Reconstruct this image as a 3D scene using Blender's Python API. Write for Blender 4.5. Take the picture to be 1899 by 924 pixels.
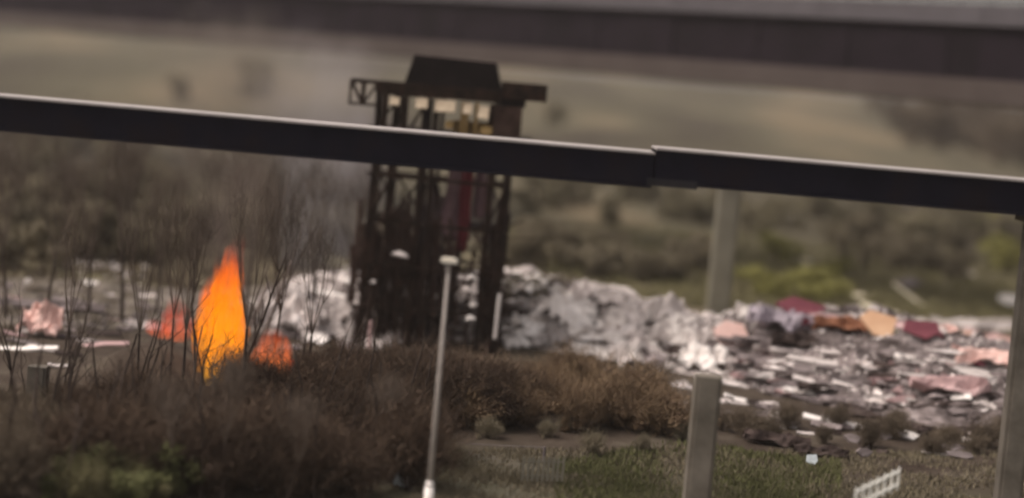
import bpy, bmesh, math, random
from mathutils import Vector, Matrix, Euler, noise
R = math.radians
random.seed(7)
S = bpy.context.scene
C = S.collection
for o in list(bpy.data.objects): bpy.data.objects.remove(o)

# ------------------------------------------------------------------ camera
FPX = 3544.0                      # focal length in pixels of the 1899 px wide photograph
HC = 14.0                         # camera height
ROLL = R(5.0); PITCH = math.atan(312.0 / FPX)
cr, sr = math.cos(ROLL), math.sin(ROLL); cp, sp = math.cos(PITCH), math.sin(PITCH)
X0 = Vector((1, 0, 0)); F0 = Vector((0, cp, -sp)); U0 = Vector((0, sp, cp))
RV = X0 * cr + U0 * sr; UV = -X0 * sr + U0 * cr
CP = Vector((0, 0, HC))
cam = bpy.data.cameras.new('camera'); camo = bpy.data.objects.new('camera', cam); C.objects.link(camo)
m = Matrix((RV, UV, -F0)).transposed().to_4x4(); m.translation = CP
camo.matrix_world = m
cam.sensor_width = 36.0; cam.lens = 36.0 * FPX / 1899.0
cam.clip_start = 0.5; cam.clip_end = 8000
cam.dof.use_dof = True; cam.dof.focus_distance = 73.0; cam.dof.aperture_fstop = 0.075
S.camera = camo
S.render.resolution_x, S.render.resolution_y = 1024, 498

# ------------------------------------------------------------------ world, sun, exposure
W = bpy.data.worlds.new('World'); S.world = W; W.use_nodes = True
nt = W.node_tree; nt.nodes.clear()
wo = nt.nodes.new('ShaderNodeOutputWorld'); bg = nt.nodes.new('ShaderNodeBackground')
sky = nt.nodes.new('ShaderNodeTexSky'); sky.sky_type = 'NISHITA'; sky.sun_disc = False
SUN_EL, SUN_AZ = R(52), R(264)
sky.sun_elevation = SUN_EL; sky.sun_rotation = SUN_AZ; sky.dust_density = 6.0; sky.air_density = 1.2
hs = nt.nodes.new('ShaderNodeHueSaturation'); hs.inputs['Saturation'].default_value = 0.22
tint = nt.nodes.new('ShaderNodeMixRGB'); tint.blend_type = 'MULTIPLY'; tint.inputs[0].default_value = 1.0
tint.inputs[2].default_value = (1.0, 0.935, 0.895, 1)
nt.links.new(sky.outputs[0], hs.inputs['Color']); nt.links.new(hs.outputs[0], tint.inputs[1])
nt.links.new(tint.outputs[0], bg.inputs[0]); nt.links.new(bg.outputs[0], wo.inputs[0])
bg.inputs[1].default_value = 0.14
sl = bpy.data.lights.new('sun', 'SUN'); so = bpy.data.objects.new('sun', sl); C.objects.link(so)
sl.energy = 1.5; sl.angle = R(16); sl.color = (1.0, 0.93, 0.86)
sd = Vector((math.sin(SUN_AZ) * math.cos(SUN_EL), math.cos(SUN_AZ) * math.cos(SUN_EL), math.sin(SUN_EL)))
so.rotation_euler = (-sd).to_track_quat('-Z', 'Y').to_euler()
S.view_settings.view_transform = 'Standard'; S.view_settings.look = 'None'
S.view_settings.gamma = 1.0; S.view_settings.exposure = 0.6
try:
    S.cycles.filter_width = 2.6
    S.cycles.volume_step_rate = 1.5
    S.cycles.volume_max_steps = 160
except Exception: pass

# ------------------------------------------------------------------ helpers
def ray(px, py):
    a = (px - 949.5) / FPX; b = -(py - 462.0) / FPX
    return (F0 + RV * a + UV * b)
def P(px, py, Y):                       # the point that pixel shows at distance Y
    d = ray(px, py); return CP + d * (Y / d.y)
def lerp_tab(tab, x):
    if x <= tab[0][0]: return tab[0][1:]
    for a, b in zip(tab, tab[1:]):
        if x <= b[0]:
            t = (x - a[0]) / (b[0] - a[0]); t = t * t * (3 - 2 * t)
            return tuple(p + (q - p) * t for p, q in zip(a[1:], b[1:]))
    return tab[-1][1:]
def sst(a, b, x):
    t = max(0.0, min(1.0, (x - a) / (b - a))); return t * t * (3 - 2 * t)
def fbm(x, y, z, o=3):
    v = 0; a = 1
    for i in range(o): v += a * noise.noise(Vector((x, y, z))); x *= 2.03; y *= 2.03; a *= 0.5; z += 7.1
    return v
# ridge of rubble: X -> (crest distance, crest height, front foot distance)
RIDGE = [(-30, 104, 0.15, 90), (-24, 104, 0.5, 88), (-17.5, 104, 0.5, 92), (-14, 105, 1.1, 95), (-11, 105, 2.0, 96), (-7.5, 106, 2.6, 97),
         (-1.5, 106, 3.1, 99.5), (0.8, 106, 3.5, 100), (3, 105, 3.0, 99), (5.5, 104, 2.9, 98), (8, 104, 2.5, 95.5), (11, 102, 2.1, 93),
         (13.5, 101, 3.0, 89), (17, 100, 3.4, 86.5), (21, 98, 3.4, 84), (25, 97, 2.7, 84), (30, 97, 1.8, 86), (40, 97, 0.1, 88)]
def ridge_z(x, y):
    cd, ch, fd = lerp_tab(RIDGE, x)
    if x < -30 or x > 40: return 0.0
    w = 1.0
    if x > 34: w = (40 - x) / 6
    if y < cd: t = sst(fd, cd, y); h = ch * t
    else: h = ch * (1 - sst(cd, cd + 9, y))
    return h * w
def bank_z(x, y):                       # dark earth bank the fire burns behind
    d = P(295, 665, 81); e = math.exp(-(((x - d.x) / 2.6) ** 2 + ((y - 80.0) / 1.7) ** 2))
    return 1.9 * e
def ground_z(x, y):
    z = 0.25 * fbm(x * 0.05, y * 0.05, 3) * sst(40, 60, y)
    z += 0.06 * fbm(x * 0.4, y * 0.4, 9)
    t = max(0.0, y - 150.0); z += 0.03 * t * sst(0, 200, t) * (1 - 0.75 * sst(500, 1500, t))
    z += 1.6 * fbm(x * 0.012, y * 0.012, 5) * sst(130, 260, y)
    return z + bank_z(x, y)
def surf_z(x, y):
    return ground_z(x, y) + ridge_z(x, y)
def hit(px, py, lift=0.0):
    d = ray(px, py); d = d / d.y; y = 45.0
    while y < 900:
        p = CP + d * y
        if p.z < surf_z(p.x, p.y) + lift: return p
        y += 0.15
    return p

def col(o): C.objects.link(o); return o
def setp(o, label=None, cat=None, group=None, kind=None):
    if label: o['label'] = label
    if cat: o['category'] = cat
    if group: o['group'] = group
    if kind: o['kind'] = kind
    return o
def empty(name, loc, label, cat, group=None, rz=0):
    o = col(bpy.data.objects.new(name, None)); o.location = loc; o.rotation_euler = (0, 0, rz); o.empty_display_size = 0.3
    return setp(o, label, cat, group)
def obj(name, mesh, mat=None, parent=None, loc=None, rot=None, scale=None):
    o = col(bpy.data.objects.new(name, mesh))
    if mat and not mesh.materials: mesh.materials.append(mat)
    if parent: o.parent = parent
    if loc is not None: o.location = loc
    if rot is not None: o.rotation_euler = rot
    if scale is not None: o.scale = scale if hasattr(scale, '__len__') else (scale,) * 3
    return o
def mesh_from(name, v, f, smooth=False):
    me = bpy.data.meshes.new(name); me.from_pydata(v, [], f); me.update()
    if smooth: me.polygons.foreach_set('use_smooth', [True] * len(me.polygons))
    return me
class MB:
    def __init__(s): s.v = []; s.f = []
    def add(s, v, f):
        n = len(s.v); s.v += [tuple(p) for p in v]; s.f += [tuple(i + n for i in q) for q in f]
    def box(s, c, d, rot=None, bev=0.0):
        hx, hy, hz = d[0] / 2, d[1] / 2, d[2] / 2
        vs = [Vector((sx * hx, sy * hy, sz * hz)) for sz in (-1, 1) for sy in (-1, 1) for sx in (-1, 1)]
        if rot is not None: vs = [rot @ q for q in vs]
        vs = [q + Vector(c) for q in vs]
        s.add(vs, [(0, 2, 3, 1), (4, 5, 7, 6), (0, 1, 5, 4), (2, 6, 7, 3), (0, 4, 6, 2), (1, 3, 7, 5)])
    def beam(s, a, b, w, h=None):
        a = Vector(a); b = Vector(b); h = h or w; d = b - a
        q = d.to_track_quat('Z', 'Y').to_matrix()
        s.box((a + b) / 2, (w, h, d.length), q)
    def tube(s, a, b, r0, r1, n=5, cap=True):
        a = Vector(a); b = Vector(b); d = b - a
        if d.length < 1e-6: return
        q = d.to_track_quat('Z', 'Y').to_matrix(); vs = []
        for p, r in ((a, r0), (b, r1)):
            for i in range(n):
                t = 2 * math.pi * i / n; vs.append(p + q @ Vector((math.cos(t) * r, math.sin(t) * r, 0)))
        fs = [(i, (i + 1) % n, n + (i + 1) % n, n + i) for i in range(n)]
        if cap: fs += [tuple(range(n - 1, -1, -1)), tuple(range(n, 2 * n))]
        s.add(vs, fs)
    def mesh(s, name, smooth=False): return mesh_from(name, s.v, s.f, smooth)
    def build(s, name, mat, parent=None, smooth=False, **k): return obj(name, s.mesh(name, smooth), mat, parent, **k)

# ------------------------------------------------------------------ materials
def base_mat(name, rough=0.85):
    mt = bpy.data.materials.new(name); mt.use_nodes = True
    n = mt.node_tree; b = n.nodes['Principled BSDF']; b.inputs['Roughness'].default_value = rough
    b.inputs['Specular IOR Level'].default_value = 0.15 if rough < .95 else 0.05
    return mt, n, b
def ramp(n, stops):
    r = n.nodes.new('ShaderNodeValToRGB'); e = r.color_ramp.elements
    e[0].position, e[0].color = stops[0][0], (*stops[0][1], 1)
    e[1].position, e[1].color = stops[-1][0], (*stops[-1][1], 1)
    for p, c in stops[1:-1]:
        q = e.new(p); q.color = (*c, 1)
    return r
def noisy(name, c1, c2, scale=2.0, rough=0.85, bump=0.3, c3=None, detail=6, rnd=0.0, stretch=None, metallic=0.0, bdist=0.05):
    mt, n, b = base_mat(name, rough); L = n.links
    tc = n.nodes.new('ShaderNodeTexCoord'); mp = n.nodes.new('ShaderNodeMapping')
    if stretch: mp.inputs['Scale'].default_value = stretch
    L.new(tc.outputs['Object'], mp.inputs[0])
    nz = n.nodes.new('ShaderNodeTexNoise'); nz.inputs['Scale'].default_value = scale; nz.inputs['Detail'].default_value = detail
    nz.inputs['Roughness'].default_value = 0.62
    L.new(mp.outputs[0], nz.inputs['Vector'])
    st = [(0.3, c1), (0.7, c2)] if c3 is None else [(0.3, c1), (0.5, c2), (0.68, c3)]
    r = ramp(n, st); L.new(nz.outputs['Fac'], r.inputs[0]); out = r.outputs[0]
    if rnd:
        oi = n.nodes.new('ShaderNodeObjectInfo'); mr = n.nodes.new('ShaderNodeMapRange')
        mr.inputs['To Min'].default_value = 1 - rnd; mr.inputs['To Max'].default_value = 1 + rnd * 0.6
        L.new(oi.outputs['Random'], mr.inputs['Value'])
        h = n.nodes.new('ShaderNodeHueSaturation'); L.new(mr.outputs[0], h.inputs['Value']); L.new(out, h.inputs['Color']); out = h.outputs[0]
    L.new(out, b.inputs['Base Color'])
    b.inputs['Metallic'].default_value = metallic
    if bump:
        n2 = n.nodes.new('ShaderNodeTexNoise'); n2.inputs['Scale'].default_value = scale * 5; n2.inputs['Detail'].default_value = 4
        L.new(mp.outputs[0], n2.inputs['Vector'])
        bp = n.nodes.new('ShaderNodeBump'); bp.inputs['Strength'].default_value = bump; bp.inputs['Distance'].default_value = bdist
        L.new(n2.outputs['Fac'], bp.inputs['Height']); L.new(bp.outputs[0], b.inputs['Normal'])
    return mt
M = {}
M['navy'] = noisy('dark painted steel', (0.004, 0.004, 0.007), (0.008, 0.0075, 0.013), 0.5, 0.95, 0.1, (0.011, 0.008, 0.010))
M['rim'] = noisy('pale concrete deck', (0.22, 0.20, 0.185), (0.34, 0.30, 0.29), 0.35, 0.9, 0.1)
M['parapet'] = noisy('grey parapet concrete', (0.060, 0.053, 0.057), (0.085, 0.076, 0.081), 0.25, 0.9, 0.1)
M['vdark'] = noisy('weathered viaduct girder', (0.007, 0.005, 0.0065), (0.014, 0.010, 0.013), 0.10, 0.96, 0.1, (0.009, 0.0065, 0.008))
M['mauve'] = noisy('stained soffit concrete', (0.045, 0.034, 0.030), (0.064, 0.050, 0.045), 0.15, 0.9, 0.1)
M['pier'] = noisy('pier concrete', (0.085, 0.073, 0.058), (0.18, 0.155, 0.128), 0.8, 0.9, 0.2, rnd=0.05)
M['pierg'] = noisy('greenish pier concrete', (0.14, 0.128, 0.098), (0.19, 0.172, 0.135), 0.7, 0.9, 0.2)
M['char'] = noisy('charred timber', (0.008, 0.005, 0.004), (0.018, 0.011, 0.008), 2.0, 0.96, 0.4, (0.032, 0.018, 0.013))
M['charb'] = noisy('scorched brown board', (0.026, 0.015, 0.012), (0.048, 0.029, 0.023), 1.2, 0.96, 0.4, (0.075, 0.046, 0.036), rnd=0.35)
M['black'] = noisy('blackened cladding', (0.006, 0.0045, 0.0045), (0.014, 0.010, 0.010), 1.0, 0.96, 0.2)
M['ochre'] = noisy('ochre painted timber', (0.16, 0.10, 0.03), (0.24, 0.16, 0.07), 2.0, 0.8, 0.2)
M['cream'] = noisy('cream board', (0.22, 0.17, 0.115), (0.46, 0.37, 0.27), 2.0, 0.8, 0.2)  # colour of the brightness seen through the platform openings
M['redcloth'] = noisy('dark red cloth', (0.09, 0.010, 0.016), (0.14, 0.02, 0.028), 1.5, 0.9, 0.2)
M['pinkcloth'] = noisy('faded pink cloth', (0.12, 0.068, 0.075), (0.18, 0.11, 0.115), 1.5, 0.9, 0.2)
M['lamp'] = noisy('galvanised lamp post', (0.24, 0.21, 0.19), (0.34, 0.30, 0.27), 1.0, 0.6, 0.1)
M['lamphead'] = noisy('pale lamp housing', (0.60, 0.54, 0.45), (0.72, 0.66, 0.56), 3.0, 0.5, 0.05)
M['white'] = noisy('dusty white', (0.62, 0.56, 0.52), (0.86, 0.80, 0.76), 1.3, 0.85, 0.3, rnd=0.12)
M['pale'] = noisy('pale rubble', (0.42, 0.365, 0.34), (0.68, 0.61, 0.58), 1.3, 0.9, 0.5, rnd=0.35)
M['mid'] = noisy('grey rubble', (0.13, 0.105, 0.10), (0.27, 0.225, 0.22), 1.2, 0.9, 0.5, rnd=0.35)
M['lilac'] = noisy('lilac grey sheet', (0.20, 0.17, 0.19), (0.28, 0.24, 0.265), 1.2, 0.8, 0.3, rnd=0.1)
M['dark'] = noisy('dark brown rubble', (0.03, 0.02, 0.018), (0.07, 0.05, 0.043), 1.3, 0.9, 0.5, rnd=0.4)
M['pink'] = noisy('pink rubble', (0.50, 0.32, 0.28), (0.68, 0.47, 0.42), 1.0, 0.85, 0.3, rnd=0.06)
M['rose'] = noisy('dusty rose rubble', (0.32, 0.20, 0.195), (0.46, 0.32, 0.31), 1.0, 0.85, 0.3, rnd=0.2)
M['maroon'] = noisy('maroon panel', (0.09, 0.022, 0.032), (0.17, 0.05, 0.062), 1.0, 0.75, 0.2)
M['orange'] = noisy('orange tan board', (0.42, 0.24, 0.14), (0.56, 0.36, 0.23), 1.0, 0.8, 0.2)
M['rust'] = noisy('rust brown board', (0.16, 0.065, 0.035), (0.26, 0.12, 0.07), 1.0, 0.8, 0.2)
M['creamy'] = noisy('creamy timber', (0.58, 0.50, 0.36), (0.78, 0.70, 0.54), 1.0, 0.8, 0.2, rnd=0.1)
M['bluish'] = noisy('bluish plastic', (0.38, 0.42, 0.44), (0.60, 0.64, 0.66), 1.5, 0.5, 0.2)
M['bark'] = noisy('dark bark', (0.030, 0.021, 0.017), (0.060, 0.043, 0.034), 3.0, 0.9, 0.3, stretch=(1, 1, 0.2))
M['barkp'] = noisy('pale bark', (0.12, 0.095, 0.08), (0.20, 0.165, 0.15), 3.0, 0.9, 0.3, stretch=(1, 1, 0.2))
M['twig'] = noisy('brown twigs', (0.085, 0.062, 0.044), (0.135, 0.105, 0.072), 0.8, 0.9, 0, rnd=0.3)
M['twigd'] = noisy('scorched twigs', (0.056, 0.035, 0.024), (0.100, 0.068, 0.046), 0.8, 0.9, 0, rnd=0.35)
M['scrub'] = noisy('brown olive scrub', (0.12, 0.098, 0.068), (0.165, 0.138, 0.088), 0.8, 0.9, 0, rnd=0.3)
M['twigf'] = noisy('fine grey brown twigs', (0.075, 0.055, 0.043), (0.115, 0.088, 0.068), 0.8, 0.9, 0, rnd=0.2)
M['twigr'] = noisy('russet twigs', (0.11, 0.070, 0.045), (0.18, 0.125, 0.072), 0.8, 0.9, 0, rnd=0.25)
M['olive'] = noisy('olive foliage', (0.10, 0.088, 0.045), (0.17, 0.15, 0.075), 0.9, 0.9, 0, rnd=0.3)
M['khaki'] = noisy('dry khaki foliage', (0.125, 0.105, 0.066), (0.19, 0.165, 0.105), 0.9, 0.9, 0, rnd=0.3)
M['green'] = noisy('green foliage', (0.070, 0.070, 0.028), (0.115, 0.115, 0.048), 1.2, 0.85, 0, rnd=0.25)
M['yellow'] = noisy('yellow green foliage', (0.16, 0.15, 0.045), (0.25, 0.23, 0.075), 1.2, 0.85, 0, rnd=0.2)
M['paint'] = noisy('white paint', (0.78, 0.76, 0.70), (0.86, 0.84, 0.78), 2, .6, .05)
M['steel'] = noisy('pale bent steel', (0.42, 0.38, 0.36), (0.6, 0.55, 0.52), 2.0, 0.5, 0.1, rnd=0.1)

# ground: soil, dry grass and green grass by place
mt, n, b = base_mat('ground', 0.95); L = n.links
geo = n.nodes.new('ShaderNodeNewGeometry'); sx = n.nodes.new('ShaderNodeSeparateXYZ'); L.new(geo.outputs['Position'], sx.inputs[0])
def nz_(scale, detail=6, rough=0.6, sc=(1, 1, 1)):
    mp = n.nodes.new('ShaderNodeMapping'); mp.inputs['Scale'].default_value = sc; L.new(geo.outputs['Position'], mp.inputs[0])
    q = n.nodes.new('ShaderNodeTexNoise'); q.inputs['Scale'].default_value = scale; q.inputs['Detail'].default_value = detail
    q.inputs['Roughness'].default_value = rough; L.new(mp.outputs[0], q.inputs['Vector']); return q
def mixc(f, a, c):
    q = n.nodes.new('ShaderNodeMixRGB'); L.new(f, q.inputs[0]); L.new(a, q.inputs[1]); L.new(c, q.inputs[2]); return q.outputs[0]
def smooth(src, lo, hi, wob=None, amp=0):
    if wob is not None:
        ma = n.nodes.new('ShaderNodeMath'); ma.operation = 'MULTIPLY_ADD'; L.new(wob, ma.inputs[0]); ma.inputs[1].default_value = amp; L.new(src, ma.inputs[2]); src = ma.outputs[0]
    q = n.nodes.new('ShaderNodeMapRange'); q.interpolation_type = 'SMOOTHSTEP'; q.inputs['From Min'].default_value = lo; q.inputs['From Max'].default_value = hi
    L.new(src, q.inputs['Value']); return q.outputs[0]
na = nz_(0.35); nb = nz_(0.05, 5); nc = nz_(2.5, 5); nd = nz_(0.02, 5, 0.55, (1, 0.35, 1))
soil = ramp(n, [(0.3, (0.030, 0.021, 0.016)), (0.55, (0.055, 0.042, 0.032)), (0.72, (0.095, 0.080, 0.060))]); L.new(na.outputs['Fac'], soil.inputs[0])
grass = ramp(n, [(0.3, (0.052, 0.048, 0.028)), (0.5, (0.080, 0.072, 0.048)), (0.7, (0.125, 0.110, 0.088))]); L.new(na.outputs['Fac'], grass.inputs[0])
mead = ramp(n, [(0.36, (0.036, 0.028, 0.022)), (0.46, (0.056, 0.047, 0.031)), (0.54, (0.074, 0.064, 0.042)), (0.64, (0.125, 0.096, 0.060))]); L.new(nd.outputs['Fac'], mead.inputs[0])
midg = ramp(n, [(0.34, (0.075, 0.058, 0.040)), (0.5, (0.11, 0.090, 0.058)), (0.66, (0.165, 0.145, 0.082))]); L.new(nb.outputs['Fac'], midg.inputs[0])
f1 = smooth(sx.outputs['Y'], 70, 78, na.outputs['Fac'], 6.0)              # near -> soil
f2 = smooth(sx.outputs['X'], -8.0, -2.0, nb.outputs['Fac'], 6.0)           # left soil, right grass
f3 = smooth(sx.outputs['Y'], 98, 116, nb.outputs['Fac'], 10.0)
f4 = smooth(sx.outputs['Y'], 150, 205, nb.outputs['Fac'], 30.0)
near = mixc(f2, soil.outputs[0], grass.outputs[0])
c = mixc(f1, near, soil.outputs[0]); c = mixc(f3, c, midg.outputs[0]); c = mixc(f4, c, mead.outputs[0])
L.new(c, b.inputs['Base Color'])
bp = n.nodes.new('ShaderNodeBump'); bp.inputs['Strength'].default_value = 0.6; bp.inputs['Distance'].default_value = 0.12
L.new(nc.outputs['Fac'], bp.inputs['Height']); L.new(bp.outputs[0], b.inputs['Normal'])
M['ground'] = mt
# rubble heap bed
def bed_mat():
    mt, n, b = base_mat('rubble bed', 0.95); L = n.links
    geo = n.nodes.new('ShaderNodeNewGeometry'); sx = n.nodes.new('ShaderNodeSeparateXYZ'); L.new(geo.outputs['Position'], sx.inputs[0])
    def nz(sc, m=(1, 1, 1)):
        mp = n.nodes.new('ShaderNodeMapping'); mp.inputs['Scale'].default_value = m; L.new(geo.outputs['Position'], mp.inputs[0])
        q = n.nodes.new('ShaderNodeTexNoise'); q.inputs['Scale'].default_value = sc; q.inputs['Detail'].default_value = 7; q.inputs['Roughness'].default_value = .6
        L.new(mp.outputs[0], q.inputs['Vector']); return q.outputs['Fac']
    n1 = nz(1.15, (.6, .8, 1.5)); n2 = nz(.15)
    wr = ramp(n, [(.36, (.09, .07, .063)), (.47, (.28, .24, .225)), (.60, (.62, .55, .52))]); L.new(n1, wr.inputs[0])
    cr = ramp(n, [(.34, (.028, .02, .018)), (.46, (.09, .072, .068)), (.56, (.16, .13, .125)), (.68, (.30, .255, .245))]); L.new(n1, cr.inputs[0])
    lr = ramp(n, [(.34, (.045, .034, .026)), (.52, (.10, .083, .065)), (.70, (.22, .19, .16))]); L.new(n1, lr.inputs[0])
    def sm(lo, hi):
        ad = n.nodes.new('ShaderNodeMath'); ad.operation = 'MULTIPLY_ADD'; L.new(n2, ad.inputs[0]); ad.inputs[1].default_value = 6.0; L.new(sx.outputs['X'], ad.inputs[2])
        q = n.nodes.new('ShaderNodeMapRange'); q.interpolation_type = 'SMOOTHSTEP'; q.inputs['From Min'].default_value = lo + 3; q.inputs['From Max'].default_value = hi + 3
        L.new(ad.outputs[0], q.inputs['Value']); return q.outputs[0]
    def mx(f, a, c):
        q = n.nodes.new('ShaderNodeMixRGB'); L.new(f, q.inputs[0]); L.new(a, q.inputs[1]); L.new(c, q.inputs[2]); return q.outputs[0]
    c = mx(sm(-14, -11.5), lr.outputs[0], wr.outputs[0]); c = mx(sm(9.5, 12.5), c, cr.outputs[0])
    L.new(c, b.inputs['Base Color'])
    bp = n.nodes.new('ShaderNodeBump'); bp.inputs['Strength'].default_value = .7; bp.inputs['Distance'].default_value = .15
    L.new(nz(3.0), bp.inputs['Height']); L.new(bp.outputs[0], b.inputs['Normal'])
    return mt
M['bed'] = bed_mat()

# ------------------------------------------------------------------ ground
vs = []; fs = []
ys = [18 * (1.0 + 0.0205) ** i for i in range(262)]; NX = 220
for y in ys:
    w = y * 0.85 + 60
    for i in range(NX + 1):
        t = i / NX * 2 - 1; x = w * (0.55 * t + 0.45 * t ** 3); vs.append((x, y, ground_z(x, y)))
for j in range(len(ys) - 1):
    for i in range(NX): a = j * (NX + 1) + i; fs.append((a, a + 1, a + NX + 2, a + NX + 1))
g = obj('ground', mesh_from('ground', vs, fs, True), M['ground']); setp(g, kind='structure')

# ------------------------------------------------------------------ smoke and fire materials
def vol_mat(name, density, color, scale, lo, hi, aniso=0.2, zfade=None):
    mt = bpy.data.materials.new(name); mt.use_nodes = True; n = mt.node_tree; n.nodes.clear(); L = n.links
    o = n.nodes.new('ShaderNodeOutputMaterial'); v = n.nodes.new('ShaderNodeVolumePrincipled')
    v.inputs['Color'].default_value = (*color, 1); v.inputs['Anisotropy'].default_value = aniso
    tc = n.nodes.new('ShaderNodeTexCoord'); nz = n.nodes.new('ShaderNodeTexNoise'); nz.inputs['Scale'].default_value = scale; nz.inputs['Detail'].default_value = 3
    L.new(tc.outputs['Object'], nz.inputs['Vector'])
    mr = n.nodes.new('ShaderNodeMapRange'); mr.interpolation_type = 'SMOOTHSTEP'; mr.inputs['From Min'].default_value = lo; mr.inputs['From Max'].default_value = hi
    mr.inputs['To Max'].default_value = density
    L.new(nz.outputs['Fac'], mr.inputs['Value'])
    # soft rim: unit-sphere object space
    ln = n.nodes.new('ShaderNodeVectorMath'); ln.operation = 'LENGTH'; L.new(tc.outputs['Object'], ln.inputs[0])
    rr = n.nodes.new('ShaderNodeMapRange'); rr.interpolation_type = 'SMOOTHSTEP'; rr.inputs['From Min'].default_value = 1.0; rr.inputs['From Max'].default_value = 0.35
    L.new(ln.outputs['Value'], rr.inputs['Value'])
    mu = n.nodes.new('ShaderNodeMath'); mu.operation = 'MULTIPLY'; L.new(mr.outputs[0], mu.inputs[0]); L.new(rr.outputs[0], mu.inputs[1])
    L.new(mu.outputs[0], v.inputs['Density']); L.new(v.outputs[0], o.inputs['Volume'])
    return mt
def ball(name, seg=20, rings=12):
    bm = bmesh.new(); bmesh.ops.create_uvsphere(bm, u_segments=seg, v_segments=rings, radius=1.0)
    me = bpy.data.meshes.new(name); bm.to_mesh(me); bm.free(); return me

def smoke(px, py, Y, rx, ry, rz, dens, color, label, scale=2.2, tilt=0.0):
    me = ball('smoke'); o = obj('smoke', me, vol_mat('smoke ' + label[:12], dens, color, scale, 0.30, 0.62))
    o.location = P(px, py, Y); o.scale = (rx, ry, rz); o.rotation_euler = (0, tilt, 0)
    setp(o, label, 'smoke', None, 'stuff')

# ------------------------------------------------------------------ viaduct at the back
def frame_along(a, b):
    d = (b - a); d.z = 0; L_ = d.length; d.normalize(); return d, Vector((-d.y, d.x, 0)), L_
va = P(0, 0, 230); vb = P(1899, 0, 130)
va.z = vb.z = 0
dv, nv, Lv = frame_along(va, vb)
if nv.y < 0: nv = -nv
org = va - dv * 90; LT = Lv + 90 + 110
ang = math.atan2(dv.y, dv.x)
root = empty('viaduct', org, 'long dark viaduct with grey parapet crossing the whole top of the view', 'viaduct', rz=ang)
W_ = 11.0
def seg_boxes(z0, z1, y0, y1, name, mat, n_=1, gap=0.0, lab=None):
    st = LT / n_; me = None
    for i in range(n_):
        if me is None:
            mb = MB(); mb.box((0, 0, 0), (st - gap, y1 - y0, z1 - z0)); me = mb.mesh(name)
        obj(name, me, mat, root, loc=((i + 0.5) * st, (y0 + y1) / 2, (z0 + z1) / 2))
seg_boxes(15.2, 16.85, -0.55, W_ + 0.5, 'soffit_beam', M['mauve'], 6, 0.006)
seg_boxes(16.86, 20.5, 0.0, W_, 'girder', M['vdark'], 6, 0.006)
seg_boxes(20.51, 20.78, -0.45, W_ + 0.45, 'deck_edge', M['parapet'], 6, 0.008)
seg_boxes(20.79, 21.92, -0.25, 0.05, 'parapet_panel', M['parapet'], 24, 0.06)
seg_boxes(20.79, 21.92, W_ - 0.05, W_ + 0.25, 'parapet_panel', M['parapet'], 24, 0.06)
mb = MB()
mb.tube((0, -0.1, 22.25), (LT, -0.1, 22.25), 0.07, 0.07, 6)
for i in range(int(LT / 2.4)): mb.box((1.0 + i * 2.4, -0.1, 22.08), (0.09, 0.09, 0.32))
mb.build('handrail', M['parapet'], root)
for i in range(40):
    mb = MB(); x = 3 + i * (LT / 40); mb.box((0, 0, 0), (0.16, 0.10, 3.55)); me = mb.mesh('stiffener')
    break
for i in range(40): obj('stiffener', me, M['vdark'], root, loc=(3 + i * (LT / 40), -0.052, 18.68))
def along_px(px, h=0.0):
    # distance along the viaduct where the picture column px meets it
    d = ray(px, 250); k = d.x / d.y
    # (org + dv*s).x = k*(org+dv*s).y
    s_ = (k * org.y - org.x) / (dv.x - k * dv.y); return s_
for px, w_, mat in ((-1500, 3.4, 'pierg'), (2300, 3.0, 'pierg')):
    s_ = along_px(px); 
    p = org + dv * s_; gz = ground_z(p.x, p.y)
    mb = MB(); mb.box((0, 0, 0), (w_, 2.4, 14.4 - gz + 1.0)); mb.build('pier', M[mat], root, loc=(s_, W_ / 2, (14.4 + gz - 1.0) / 2))
    mb = MB(); mb.box((0, 0, 0), (w_ + 0.6, 8.0, 0.78)); mb.build('pier_cap', M['mauve'], root, loc=(s_, W_ / 2, 14.8))

# ------------------------------------------------------------------ near girder bridge
GD = 65.0
def girder(px0, px1, dz, label, y_ends):
    a = P(px0, 250, GD); bx = P(px1, 250, GD)
    r = empty('girder_span', (a.x, GD, 0), label, 'bridge girder', 'dark girder spans of the low bridge')
    Ln = bx.x - a.x; zt = HC - 110 / FPX * GD + dz; zb = HC - 176 / FPX * GD + dz
    mb = MB(); mb.box((Ln / 2, 1.15, zt - 0.035), (Ln, 2.7, 0.07)); mb.build('deck_slab', M['rim'], r)
    mb = MB(); mb.box((Ln / 2, 0.0, (zt - 0.075 + zb + 0.10) / 2), (Ln - 0.02, 0.22, (zt - 0.075) - (zb + 0.10))); mb.build('web', M['navy'], r)
    mb = MB(); mb.box((Ln / 2, 2.3, (zt - 0.075 + zb + 0.10) / 2), (Ln - 0.02, 0.22, (zt - 0.075) - (zb + 0.10))); mb.build('web', M['navy'], r)
    for yy in (0.0, 2.3):
        mb = MB(); mb.box((Ln / 2, yy, zb + 0.045), (Ln - 0.04, 0.5, 0.09)); mb.build('flange', M['navy'], r)
    me = None
    k = int(Ln / 1.55)
    for i in range(k + 1):
        if me is None: q = MB(); q.box((0, 0, 0), (0.05, 0.10, zt - zb - 0.30)); me = q.mesh('stiffener')
        obj('stiffener', me, M['navy'], r, loc=(0.2 + i * (Ln - 0.4) / k, 0.165, (zt + zb) / 2 - 0.02), scale=(1, .35, 1))
    for i in range(int(Ln / 3)):
        mb = MB(); mb.box((1.5 + i * 3.0, 1.15, (zt + zb) / 2), (0.2, 2.06, 0.5)); mb.build('cross_beam', M['navy'], r)
    return zt, zb
z1 = girder(-760, 1217.5, 0.0, 'long dark steel girder span with pale top edge, left of the joint', None)
z2 = girder(1219.5, 2700, 0.17, 'dark steel girder span right of the joint, sitting slightly higher', None)
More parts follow.
